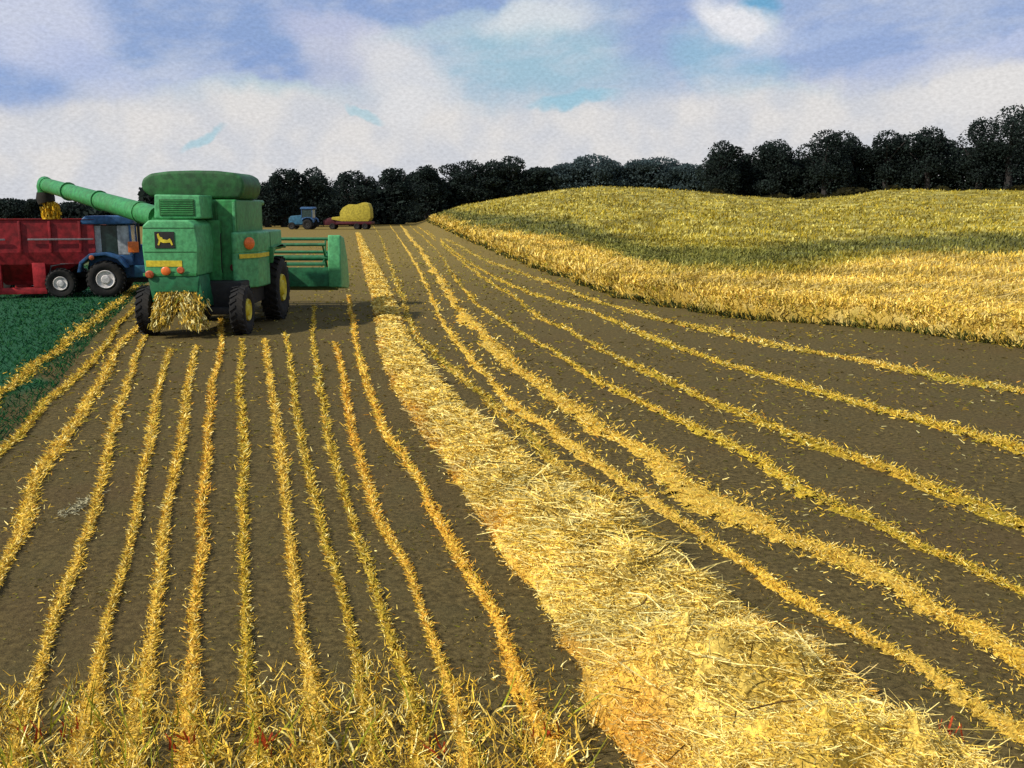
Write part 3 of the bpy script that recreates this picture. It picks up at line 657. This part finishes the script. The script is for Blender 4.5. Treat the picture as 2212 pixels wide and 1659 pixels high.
# ------------------------------------------------------------------ trees
DKLEAF = lin([(30, 38, 33), (27, 34, 31), (34, 43, 38), (38, 48, 43), (28, 33, 32)]) * 2.0
HAZE_LEAF = lin([(56, 68, 68), (52, 63, 63), (60, 73, 73), (50, 60, 59)]) * 1.9  # fading with distance put into the leaf colour: paler and greyer
def tree(x, ytop, half, Y, kind, label, ybot=None):
    base = P(x, 445, Y); X = base[0]; z0 = float(zg(X, Y)); H = P(x, ytop, Y)[2] - z0; w = 1.2 * half * Y / F
    t = thing('tree', label, 'tree', (X, Y, z0), 0, 'trees along the far edge of the fields')
    b = B(); r = .035 * H + .08
    b.tube([(0, 0, -.2), (.02 * w, 0, H * .18), (-.03 * w, .05, H * .42), (.02 * w, 0, H * .8)], [r * 1.3, r, r * .7, r * .2], 8)
    for k in range(5):
        a = k * 1.3 + rng.random(); q = rng.uniform(.45, .8)
        b.tube([(0, 0, H * (.2 + .07 * k)), (math.cos(a) * w * q * .5, math.sin(a) * w * q * .5, H * (.36 + .08 * k)), (math.cos(a) * w * q, math.sin(a) * w * q, H * (.48 + .09 * k))], [r * .5, r * .33, r * .1], 6)
    b.build('trunk', M_TRUNK, t)
    n_l = 13; lobes = []
    lobes.append((0, 0, H * .80, w * .50, H * .19)); lobes.append((rng.normal(0, .2) * w, 0, H * .6, w * .75, H * .25)); lobes.append((0, 0, H * .28, w * .85, H * .28))
    for k in range(n_l):
        a = rng.uniform(0, 2 * np.pi); q = rng.uniform(.25, .72); hz = rng.uniform(.22, .84)
        lobes.append((math.cos(a) * w * q, math.sin(a) * w * q * .8, H * hz, w * rng.uniform(.24, .42), H * rng.uniform(.09, .15)))
    pts = []; cols = []; pal = HAZE_LEAF if kind == 'b' else DKLEAF
    per = 420
    for li, (lx, ly, lz, lr, lh) in enumerate(lobes):
        n = per * (2 if li < 3 else 1); d = rand_dirs(n, -1, 1); rr = rng.uniform(.55, 1.08, n) ** .6
        p = np.c_[lx + d[:, 0] * lr * rr, ly + d[:, 1] * lr * rr, lz + d[:, 2] * lh * rr]
        p += rng.normal(0, .10, p.shape); pts.append(p); cols.append(pick(pal, n) * rng.uniform(.85, 1.12))
    p = np.concatenate(pts); c = np.concatenate(cols); k = p[:, 2] < H * 1.0; p, c = p[k], c[k]; n = len(p)
    D = rand_dirs(n, -.5, 1) * (rng.uniform(.18, .44, n) * Y / 200 * 1.15)[:, None]
    v, q, cc = blade_arrays(p - D / 2, D, widths(D, rng.uniform(.08, .16, n) * Y / 200 * 1.1), c, None, .6)
    mesh_np('crown', v, q, cc, M_LEAF, t)
TREES = [
 (20, 428, 40, 150, 'd', 'dark low tree at the far left above the red cart'),
 (72, 430, 24, 150, 'd', 'small dark tree left of the falling grain'),
 (160, 436, 42, 155, 'd', 'dark tree behind the auger spout and the blue tractor'),
 (262, 440, 50, 155, 'd', 'dark tree hidden mostly behind the blue tractor cab'),
 (575, 392, 30, 148, 'd', 'short dark tree touching the right side of the grain tank'),
 (612, 362, 34, 150, 'd', 'dark tree just right of the harvester, above the far tractor hood'),
 (680, 361, 42, 152, 'd', 'dark tree above the cab of the far tractor'),
 (764, 367, 48, 158, 'd', 'broad dark tree directly above the yellow load'),
 (852, 361, 50, 170, 'd', 'dark tree standing next right of the yellow load'),
 (922, 356, 44, 185, 'd', 'dark tree over the far tip of the standing crop'),
 (1012, 346, 62, 192, 'd', 'wide dark tree, second left of the grey-green distant trees'),
 (1106, 337, 46, 195, 'd', 'tall pointed dark tree left of the grey-green distant trees'),
 (1160, 360, 40, 198, 'd', 'low dark tree at the end of the left tree line'),
 (1225, 352, 55, 250, 'b', 'low grey-green distant tree, left end of the pale middle group'),
 (1282, 333, 62, 250, 'b', 'grey-green distant tree with a small peak in the middle group'),
 (1352, 358, 60, 255, 'b', 'lowest grey-green distant tree in the gap of the middle group'),
 (1424, 338, 68, 250, 'b', 'rounded grey-green distant tree right in the middle group'),
 (1490, 354, 50, 245, 'b', 'grey-green distant tree next to the tall right-hand wood'),
 (1556, 303, 42, 182, 'd', 'dark tree at the left end of the right-hand tree line'),
 (1612, 330, 36, 186, 'd', 'short dark tree in the notch at the left of the right-hand line'),
 (1668, 300, 54, 184, 'd', 'round dark tree above the dip of the hill'),
 (1778, 278, 56, 180, 'd', 'broad dark tree right of the dip in the hill'),
 (1832, 293, 38, 184, 'd', 'dark tree leaning on the broad one right of the dip'),
 (1908, 279, 50, 181, 'd', 'dark tree third from the right edge of the picture'),
 (1998, 272, 54, 178, 'd', 'dark tree left of the gap beside the tallest tree'),
 (2110, 252, 50, 174, 'd', 'tall dark tree on the left shoulder of the tallest one'),
 (2172, 224, 62, 172, 'd', 'tallest dark tree at the right edge of the picture'),
 (2250, 240, 60, 175, 'd', 'tall dark tree cut by the right edge of the picture'),
]
for tr in TREES: tree(*tr)
SHADE = lin([(60, 56, 28), (70, 66, 32), (48, 46, 26)]) * .8  # low grass strip with the shade under the trees put into its colour
def undergrowth():
    parts = []
    for x0, x1, Y0, Y1, ytA, ytB, pal in [(-60, 330, 158, 158, 452, 455, DKLEAF), (330, 880, 156, 172, 415, 402, DKLEAF), (880, 1200, 190, 200, 388, 375, DKLEAF), (1180, 1540, 256, 248, 368, 366, HAZE_LEAF), (1510, 2320, 190, 182, 350, 305, DKLEAF), (1340, 2320, 168, 166, 428, 408, SHADE)]:
        N = int((x1 - x0) * 26); f = rng.random(N); x = x0 + f * (x1 - x0); Y = Y0 + f * (Y1 - Y0) + rng.normal(0, 2.0, N)
        X = (x - CX) * Y / F / cp; z0 = zg(X, Y)
        ztop = CAM_H + (445 - (ytA + f * (ytB - ytA)) - (vnoise(x, 0 * x, .03, 70) - .5) * 26) * Y / F
        Z = z0 + rng.random(N) * np.maximum(ztop - z0, .5)
        D = rand_dirs(N, -.5, 1) * rng.uniform(.5, 1.1, N)[:, None]
        parts.append(blade_arrays(np.c_[X, Y, Z] - D / 2, D, widths(D, rng.uniform(.2, .36, N)), pick(pal, N) * .9, None, .6))
    V, Q, C = join(parts)
    tag(mesh_np('undergrowth', V, Q, C, M_LEAF), 'dark undergrowth closing the gaps below the tree line, one strip coloured as tree shade', 'undergrowth', kind='stuff')
undergrowth()

# ------------------------------------------------------------------ combine harvester
CO = (-7.55, 24.0, 0.0)
def combine():
    t = thing('combine_harvester', 'large green combine harvester seen from behind with its auger swung out left', 'harvester', CO, R(0.5)); t.scale = (.93, .93, .97)
    # straw hood at the back
    yb0 = -.5
    hood = [(-1.28, 1.50), (.06, 1.50), (.12, 2.2), (.06, 2.74), (-.10, 2.86), (-1.12, 2.86), (-1.28, 2.72), (-1.32, 2.2)]
    h = B().prism(hood, -.5, 1.0, 'y', .05, 3).build('straw_hood', M_LGREEN, t)
    B().box(-1.32, .04, -.56, -.505, 1.50, 1.58, .012).build('rear_flange', M_GREEN, h)
    B().prism([(-1.14, 2.88), (.10, 2.88), (.08, 3.46), (-1.10, 3.48)], .0, 1.1, 'y', .05, 3).build('engine_housing', M_LGREEN, t)
    # body
    B().prism([(-1.25, 1.25), (.70, 1.25), (.72, 2.45), (.72, 3.36), (-1.3, 3.36), (-1.3, 2.0)], 1.02, 3.9, 'y', .05, 3).build('body', M_GREEN, t)
    B().prism([(.62, 2.52), (.70, 2.52), (.70, 3.3), (.62, 3.3)], .96, 1.019, 'y', .015).build('corner_post', M_LGREEN, t)
    B().box(.16, .22, .95, 1.019, 2.5, 3.3, .015).build('ladder_rail', M_DGREEN, t)
    # side shield, swelling towards the front wheel
    side = B().prism([(.60, .78), (.72, .78), (1.14, 1.45), (1.2, 2.0), (1.2, 2.55), (.60, 2.55)], 1.08, 2.02, 'z', .05, 3)
    side.prism([(.60, .76), (.72, .76), (1.15, 1.44), (1.22, 2.2), (1.22, 4.1), (1.05, 4.3), (.60, 4.3)], 1.98, 2.53, 'z', .06, 3)
    side = side.build('side_shield', M_LGREEN, t)
    B().prism([(2.5, 1.65), (2.62, 1.9), (3.0, 2.06), (3.7, 2.1), (4.2, 2.0), (4.3, 2.1), (2.5, 2.1)], .9, 1.32, 'x', .03).build('fender', M_GREEN, t)
    B().box(-.82, .30, .83, .97, 1.30, 2.84, .03).build('inner_panel', M_GREEN, t)
    # grain tank with rounded flared extension
    prof = [(-1.30, 3.38), (-1.62, 3.44), (-1.80, 3.58), (-1.85, 3.74), (-1.78, 3.90), (-1.58, 4.02), (-1.1, 4.08), (-.4, 4.10), (.2, 4.09), (.66, 4.04), (.86, 3.94), (.93, 3.74), (.88, 3.52), (.78, 3.38)]
    tank = B().prism(prof, 1.15, 3.1, 'y', .09, 3).build('grain_tank', M_DGREEN, t)
    # cab in front
    B().box(-1.1, .35, 4.0, 5.4, 1.7, 3.2, .08, 3).build('cab', M_GLASS, t)
    B().box(-1.15, .42, 3.95, 5.5, 3.21, 3.36, .06, 3).build('cab_roof', M_GREEN, t)
    # unloading auger
    LS = Vector((1 / .93, 1 / .93, 1 / .97)); s = (Vector(P(345, 470, 25.7)) - Vector(CO)) * LS; e = (Vector(P(108, 400, 34.7)) - Vector(CO)) * LS
    d = (e - s).normalized()
    aug = B().tube([s, s.lerp(e, .5), e], [.29, .265, .25], 18)
    for f in (.12, .45, .75): aug.tube([s + (e - s) * f - d * .05, s + (e - s) * f + d * .05], .31, 18)
    aug = aug.build('unloading_auger', M_GREEN, t)
    B().tube([e - d * .12, e + d * .10 + Vector((0, 0, .02)), e + d * .25 + Vector((0, 0, -.10)), e + d * .30 + Vector((0, 0, -.30))], [.275, .29, .29, .27], 16).build('elbow', M_GREEN, aug)
    sp0 = e + d * .30 + Vector((0, 0, -.28))
    B().tube([sp0, sp0 + Vector((0, 0, -.18)), sp0 + Vector((.04, 0, -.36))], [.285, .33, .30], 16).build('rubber_spout', M_BLACK, aug)
    B().tube([(-1.25, 1.7, 2.0), (-1.25, 1.7, 2.6), s], [.26, .28, .29], 16).build('auger_elbow', M_GREEN, t)
    gr = B().box(-.98, -.08, -.022, -.002, 2.96, 3.36, .006, 1)
    gr = gr.build('vent_grille', M_DGREEN, t)
    sl = B()
    for k in range(7): sl.box(-.95, -.11, -.034, -.0225, 2.985 + .053 * k, 3.012 + .053 * k, .003, 1)
    sl.build('louvres', M_GREEN, gr)
    for z in (2.08, 2.66): B().box(-1.27, .07, yb0 - .008, yb0 - .002, z, z + .018, 0).build('panel_seam', M_DGREEN, h)
    B().tube([(.30, .90, 1.5), (.30, .86, 1.6), (.30, .86, 2.4), (.30, .90, 2.5)], .018, 6).build('handrail', M_DARK, t)
    B().tube([(.45, 1.5, 3.3), (.45, 1.5, 3.37)], .10, 12).build('exhaust_pipe', M_DARK, t)
    B().box(1.222, 1.232, 2.6, 2.62, 2.0, 2.5, 0).build('panel_seam', M_DGREEN, side)
    # running gear
    B().box(-1.3, .95, -.10, .10, .50, .68, .03).build('rear_axle', M_DARK, t)
    B().box(-1.0, .95, .3, 4.2, .62, 1.3, .05).build('underbody', M_DARK, t)
    B().box(-.9, .8, 3.4, 3.8, .75, 1.1, .05).build('front_axle', M_DARK, t)
    wheel(t, (-1.40, 0, .62), .62, .38, M_YELLOW, -1, .40)
    wheel(t, (1.02, 0, .62), .62, .38, M_YELLOW, 1, .40)
    wheel(t, (-1.2, 3.6, .90), .90, .52, M_YELLOW, -1, .38, 24)
    wheel(t, (1.08, 3.6, .90), .90, .52, M_YELLOW, 1, .38, 24)
    # straw chute
    ch = B().prism([(-1.22, 1.5), (-1.04, 1.5), (-1.0, .95), (-1.12, .86)], -.52, .35, 'y', .02)
    ch.prism([(-.06, 1.5), (.10, 1.5), (.2, .72), (.06, .66)], -.52, .35, 'y', .02)
    ch.box(-1.2, .1, .3, .38, .6, 1.5, .02); ch.prism([(-1.2, 1.5), (.1, 1.5), (.04, 1.12), (-1.08, 1.12)], -.54, -.46, 'y', .01)
    ch.build('straw_chute', M_HGREEN, t)
    # lamps, stripes, emblem
    yb = -.5
    for x, z, r, m, nm in ((-1.14, 1.55, .095, M_RUST, 'tail_light'), (-.72, 1.63, .105, M_ORANGE, 'tail_light'), (-.34, 1.65, .085, M_RUST, 'tail_light')):
        B().disc((x, yb - .07, z), r, .05, (0, -1, 0), 1.15).build(nm, m, t)
    B().disc((.985, 1.135, 2.24), .16, .07, (.75, -.66, 0)).build('round_reflector', M_ORANGE, t)
    B().disc((.58, 1.03, 1.62), .10, .05, (0, -1, 0)).build('side_light', M_DKRED, t)
    B().box(-1.24, -.32, yb - .012, yb - .003, 1.73, 1.88, .002, 1).build('yellow_stripe', M_YELLOW, t)
    B().prism([(.79, .83), (1.155, 1.42), (1.215, 2.0), (1.215, 2.4), (1.228, 2.4), (1.228, 2.0), (1.168, 1.415), (.80, .82)], 1.86, 1.97, 'z', 0).build('yellow_stripe', M_YELLOW, t)
    pl = B().box(-.98, -.48, yb - .02, yb - .004, 2.18, 2.58, .004, 1).build('emblem_plate', M_DARK, t)
    deer = [(x_ - .21, z_) for x_, z_ in [(-.70, 2.52), (-.66, 2.54), (-.63, 2.46), (-.57, 2.44), (-.56, 2.40), (-.45, 2.38), (-.38, 2.42), (-.34, 2.36), (-.31, 2.26), (-.345, 2.25), (-.38, 2.32), (-.46, 2.31), (-.56, 2.31), (-.62, 2.34), (-.66, 2.25), (-.70, 2.26), (-.66, 2.38), (-.69, 2.43)]]
    B().prism(deer, yb - .03, yb - .0205, 'y', 0).build('emblem', M_YELLOW, pl)
    # feeder house and header
    B().prism([(4.3, 1.6), (4.3, .9), (6.8, .55), (6.8, 1.3)], -.7, .7, 'x', .04).build('feeder_house', M_HGREEN, t)
    hd = B().prism([(6.8, .68), (7.6, .5), (7.6, .6), (6.95, .78), (6.9, 1.28), (6.8, 1.28)], -2.9, 2.3, 'x', .02).build('header', M_HGREEN, t)
    B().prism([(6.75, .66), (8.3, .5), (8.5, .65), (8.2, 1.5), (7.6, 2.2), (6.85, 2.3), (6.72, 1.5)], 2.12, 2.54, 'x', .05, 3).build('end_plate', M_LGREEN, hd)
    B().prism([(6.75, .66), (8.3, .5), (8.5, .65), (8.2, 1.5), (7.6, 2.2), (6.85, 2.3), (6.72, 1.5)], -3.1, -2.88, 'x', .05, 3).build('end_plate', M_LGREEN, hd)
    B().box(-2.9, 2.02, 6.83, 6.93, 1.33, 1.40, .015).build('back_rail', M_HGREEN, hd)
    r = sub_empty('reel', t, (0, 7.5, 1.55))
    for k in range(6):
        a = R(15 + 60 * k); B().tube([(-2.86, .62 * math.cos(a), .62 * math.sin(a)), (2.0, .62 * math.cos(a), .62 * math.sin(a))], .05, 8).build('reel_bar', M_HGREEN, r)
    B().tube([(-2.86, 0, 0), (2.0, 0, 0)], .09, 10).build('reel_shaft', M_HGREEN, r)
    for x in (-2.5, -.2, 1.9):
        b = B()
        for k in range(6): a = R(15 + 60 * k); b.tube([(x, 0, 0), (x, .62 * math.cos(a), .62 * math.sin(a))], .03, 6)
        b.build('reel_spider', M_HGREEN, r)
    q = e + d * .30; return Vector((q.x * .93, q.y * .93, q.z * .97)) + Vector(CO)
SPOUT = combine()
def falling_straw():
    o = Vector(CO); N = 4200
    h = rng.random(N); side = np.where(rng.random(N) < .5, -1, 1)
    z = 1.12 - .80 * h
    x = -.42 + side * (.20 + .24 * h) + rng.normal(0, .15 - .03 * h, N); x = np.clip(x, -.94, .2 + .12 * h)
    y = -.36 - .42 * h + rng.normal(0, .10, N)
    D = np.c_[side * .35 + rng.normal(0, .3, N), rng.normal(-.2, .3, N), -np.ones(N)]; D /= np.linalg.norm(D, axis=1, keepdims=True); D *= rng.uniform(.06, .2, N)[:, None]
    c = np.where((rng.random(N) < .25)[:, None], STRAW[6], pick(STRAW, N)); dk = rng.random(N) < .2; c[dk] = pick(OLIVE, dk.sum()) * .6
    p = np.c_[o.x + x, o.y + y, np.maximum(z, .12)]
    v, q, cc = blade_arrays(p, D, widths(D, rng.uniform(.008, .017, N)), c, rng.normal(0, .02, (N, 3)), .5)
    v[:, 2] = np.maximum(v[:, 2], .01)
    tag(mesh_np('falling_straw', v, q, cc, M_STRAW), 'straw pouring from the chute of the green harvester', 'straw', kind='stuff')
falling_straw()
def falling_grain():
    N = 2600; h = rng.random(N)
    z = SPOUT.z - .58 - h * 1.15
    x = SPOUT.x + .03 + rng.normal(0, .10 + .05 * h, N); x = np.clip(x, SPOUT.x - .28, SPOUT.x + .3); y = SPOUT.y + rng.normal(0, .11, N)
    D = np.c_[rng.normal(0, .15, N), rng.normal(0, .15, N), -np.ones(N)] * rng.uniform(.06, .16, N)[:, None]
    c = pick(lin([(236, 190, 40), (226, 174, 34), (240, 204, 80)]) * .8, N)
    v, q, cc = blade_arrays(np.c_[x, y, z], D, widths(D, rng.uniform(.02, .035, N)), c, None, .7)
    tag(mesh_np('falling_grain', v, q, cc, M_STRAW), 'yellow stream of grain falling from the auger spout into the red cart', 'grain', kind='stuff')
falling_grain()

# ------------------------------------------------------------------ grain cart and blue tractor
HEAD = R(-78)                                           # local +y points to the right and slightly away
def cart():
    c = P(57, 445, 34.6)
    t = thing('grain_cart', 'dark red grain cart under the auger spout, cut by the left edge', 'grain cart', (c[0], c[1], 0), HEAD)
    Lh, W = 2.35, 1.15
    def sec(y0, y1, w, z): return [(-w, y0, z), (w, y0, z), (w, y1, z), (-w, y1, z)]
    # open hopper: outer skin and inner skin
    b = B(); t_ = bmesh.new()
    rings = [sec(-.75, .65, .45, .42), sec(-.85, .75, .5, .55), sec(-1.7, 1.75, 1.08, 1.15), sec(-Lh, Lh, W, 1.55), sec(-Lh, Lh, W, 2.62), sec(-Lh - .04, Lh + .04, W + .04, 2.66), sec(-Lh + .06, Lh - .06, W - .06, 2.66), sec(-Lh + .06, Lh - .06, W - .06, 1.6), sec(-.7, .6, .4, .7)]
    b.loft(rings).build('hopper', M_RED, t, smooth=False)
    for y in (-1.9, -.95, .0, .95, 1.9):
        B().box(W + .002, W + .06, y - .04, y + .04, 1.56, 2.6, .012).build('hopper_rib', M_RED, t)
    B().box(W + .062, W + .10, -Lh, -.45, 1.96, 2.02, .01).build('side_rail', M_GREY, t)
    B().box(W + .062, W + .10, .25, Lh - .02, 1.96, 2.02, .01).build('side_rail', M_GREY, t)
    f = B().box(.95, 1.1, -.85, .70, .14, .36, .02); f.box(.95, 1.1, .28, .70, .36, 1.2, .02); f.box(.95, 1.1, -.85, -.70, .36, 1.2, .02); f.box(-1.1, -.95, -.85, .7, .14, .36, .02); f.box(-.95, .95, -.1, .1, .16, .34, .02)
    f.build('frame', M_BRED, t)
    B().tube([(.98, .78, .75), (1.0, .86, 1.08), (1.05, 1.2, 1.16), (1.05, 1.75, 1.18)], .035, 8).build('strut', M_GREY, t)
    B().prism([(1.35, .62), (2.6, .62), (3.2, .5), (3.2, .62), (2.6, .8), (1.35, .85)], -.18, .18, 'x', .03).build('drawbar', M_DARK, t)
    B().box(.3, .95, 1.0, 1.3, .45, 1.1, .03).build('axle_mount', M_DARK, t)
    wheel(t, (1.12, 1.18, .50), .50, .36, M_WHITE, 1, .42)
    wheel(t, (-1.12, 1.18, .50), .50, .36, M_WHITE, -1, .42)
    wheel(t, (1.12, -1.35, .50), .50, .36, M_WHITE, 1, .42)
    wheel(t, (-1.12, -1.35, .50), .50, .36, M_WHITE, -1, .42)
    B().disc((W + .10, -.88, .98), .13, .05, (1, 0, 0)).build('side_light', M_ORANGE, t)
    B().prism([(-2.0, 2.2), (2.0, 2.2), (1.2, 2.48), (.4, 2.62), (-.9, 2.5)], -.9, .9, 'x', .04).build('grain_heap', material('grain', (.5, .34, .06), .9, .3, 20, .4), t)
cart()
def tractor(name, label, c, rz, paint, hoodp, rim, scale, detail=True, group=None):
    t = thing(name, label, 'tractor', c, rz, group); t.scale = (scale,) * 3
    # local: y forward, x right, rear axle at the origin
    B().prism([(-.35, 1.22), (-.35, .7), (2.75, .62), (2.85, .9), (2.8, 1.5), (2.5, 1.78), (.95, 1.92), (.9, 1.3)], -.36, .36, 'x', .06, 3).build('bonnet', hoodp, t)
    B().box(-.30, .30, -.5, 2.4, .50, .8, .04).build('chassis', M_DARK, t)
    B().box(-.66, .66, -.62, .92, 1.15, 1.55, .05).build('cab_floor', paint, t)
    for x in (-.68, .60):
        for y in (-.62, .86): B().prism([(y, 1.5), (y + .08, 1.5), (y + (.07 if y < 0 else .05), 2.66), (y - .02, 2.66)], x, x + .08, 'x', .012).build('cab_pillar', paint, t)
    B().box(.61, .63, -.52, -.14, 1.56, 2.62, .004, 1).build('side_window', M_PGLASS, t)
    B().box(.61, .63, -.13, .42, 1.56, 2.62, .004, 1).build('side_window', M_GLASS, t)
    B().box(.61, .63, .43, .84, 1.56, 2.62, .004, 1).build('side_window', M_PGLASS, t)
    B().box(-.63, -.61, -.50, .84, 1.56, 2.62, .004, 1).build('side_window', M_GLASS, t)
    B().box(-.58, .58, -.585, -.565, 1.56, 2.62, .004, 1).build('rear_window', M_PGLASS, t)
    B().box(-.58, .58, .86, .88, 1.75, 2.62, .004, 1).build('windscreen', M_PGLASS, t)
    if detail:
        B().box(-.25, .25, -.05, .40, 1.56, 2.2, .06, 3).build('driver_seat', M_DARK, t)
    B().prism([(-.78, 2.67), (1.02, 2.67), (1.04, 2.82), (.85, 2.98), (-.62, 2.98), (-.8, 2.82)], -.76, .76, 'x', .05, 3).build('cab_roof', paint, t)
    for s in (-1, 1):
        B().prism([(-.85, .95), (-.78, 1.25), (-.45, 1.52), (.05, 1.56), (.45, 1.42), (.72, 1.1), (.80, 1.1), (.55, 1.52), (.1, 1.66), (-.5, 1.62), (-.86, 1.32), (-.95, .95)], s * .66 if s > 0 else -1.14, 1.14 if s > 0 else -.66, 'x', .02).build('fender', paint, t)
    r = .68
    wheel(t, (.90, 0, r), r, .46, rim, 1, .44); wheel(t, (-.90, 0, r), r, .46, rim, -1, .44)
    wheel(t, (.80, 2.25, .48), .48, .32, rim, 1, .52, 18); wheel(t, (-.80, 2.25, .48), .48, .32, rim, -1, .52, 18)
    B().tube([(.42, 1.15, 1.75), (.42, 1.15, 2.75)], .05, 8).build('exhaust_pipe', M_DARK, t)
    if detail:
        B().box(.78, .82, .80, 1.18, 1.64, 2.04, .02).build('indicator_panel', M_ORANGE, t)
        B().tube([(.60, .90, 1.62), (.79, 1.0, 1.70)], .03, 6).build('lamp_bracket', M_DARK, t)
        B().disc((1.142, -.42, 1.48), .09, .04, (1, 0, 0)).build('fender_light', M_RUST, t)
        B().box(.45, .72, .95, 1.35, .72, 1.15, .04).build('fuel_tank', M_TEAL, t)
    return t
c = P(229, 445, 34.7)
tractor('tractor', 'blue tractor with white rear wheel rim hitched to the red cart', (c[0], c[1], 0), HEAD, M_BLUE, M_BLUE, M_WHITE, .93)
c = P(668, 445, 134)
tractor('tractor', 'distant teal blue tractor in front of the dark trees', (c[0], c[1], 0), R(82), M_BLUE, M_TEAL, M_DARK, 1.0, False)
def trailer():
    c = P(758, 445, 134.5)
    t = thing('farm_trailer', 'distant dark red trailer carrying a yellow load', 'trailer', (c[0], c[1], 0), R(86)); t.scale = (.9, .93, .92)
    dr = material('maroon_paint', (.07, .010, .014), .6, .3, 3, .2)
    B().box(-1.1, 1.1, -3.2, 2.0, .75, 1.15, .05).build('bed', dr, t)
    B().prism([(1.9, 1.5), (1.9, .7), (3.9, .6), (4.0, 1.3), (3.0, 1.7)], -.8, .8, 'x', .06).build('pickup', dr, t)
    B().box(-.1, .1, 3.9, 5.0, .6, .75, .03).build('drawbar', M_DARK, t)
    for y in (-2.2, -1.0):
        for s in (-1, 1): wheel(t, (s * 1.0, y, .45), .45, .3, M_DARK, s, .5, 14)
    wheel(t, (.9, 2.6, .45), .45, .3, M_DARK, 1, .5, 14); wheel(t, (-.9, 2.6, .45), .45, .3, M_DARK, -1, .5, 14)
    ym = material('yellow_load', (.40, .32, .035), .8, .3, 4, .5)
    B().prism([(-2.7, 1.17), (-3.05, 1.7), (-3.0, 3.0), (-2.75, 3.70), (-2.1, 3.9), (-.9, 3.55), (.1, 3.62), (1.0, 3.1), (1.45, 2.4), (1.4, 1.9), (2.6, 1.75), (2.7, 1.45), (1.2, 1.17)], -1.05, 1.05, 'x', .05, 2).build('load', ym, t)
trailer()
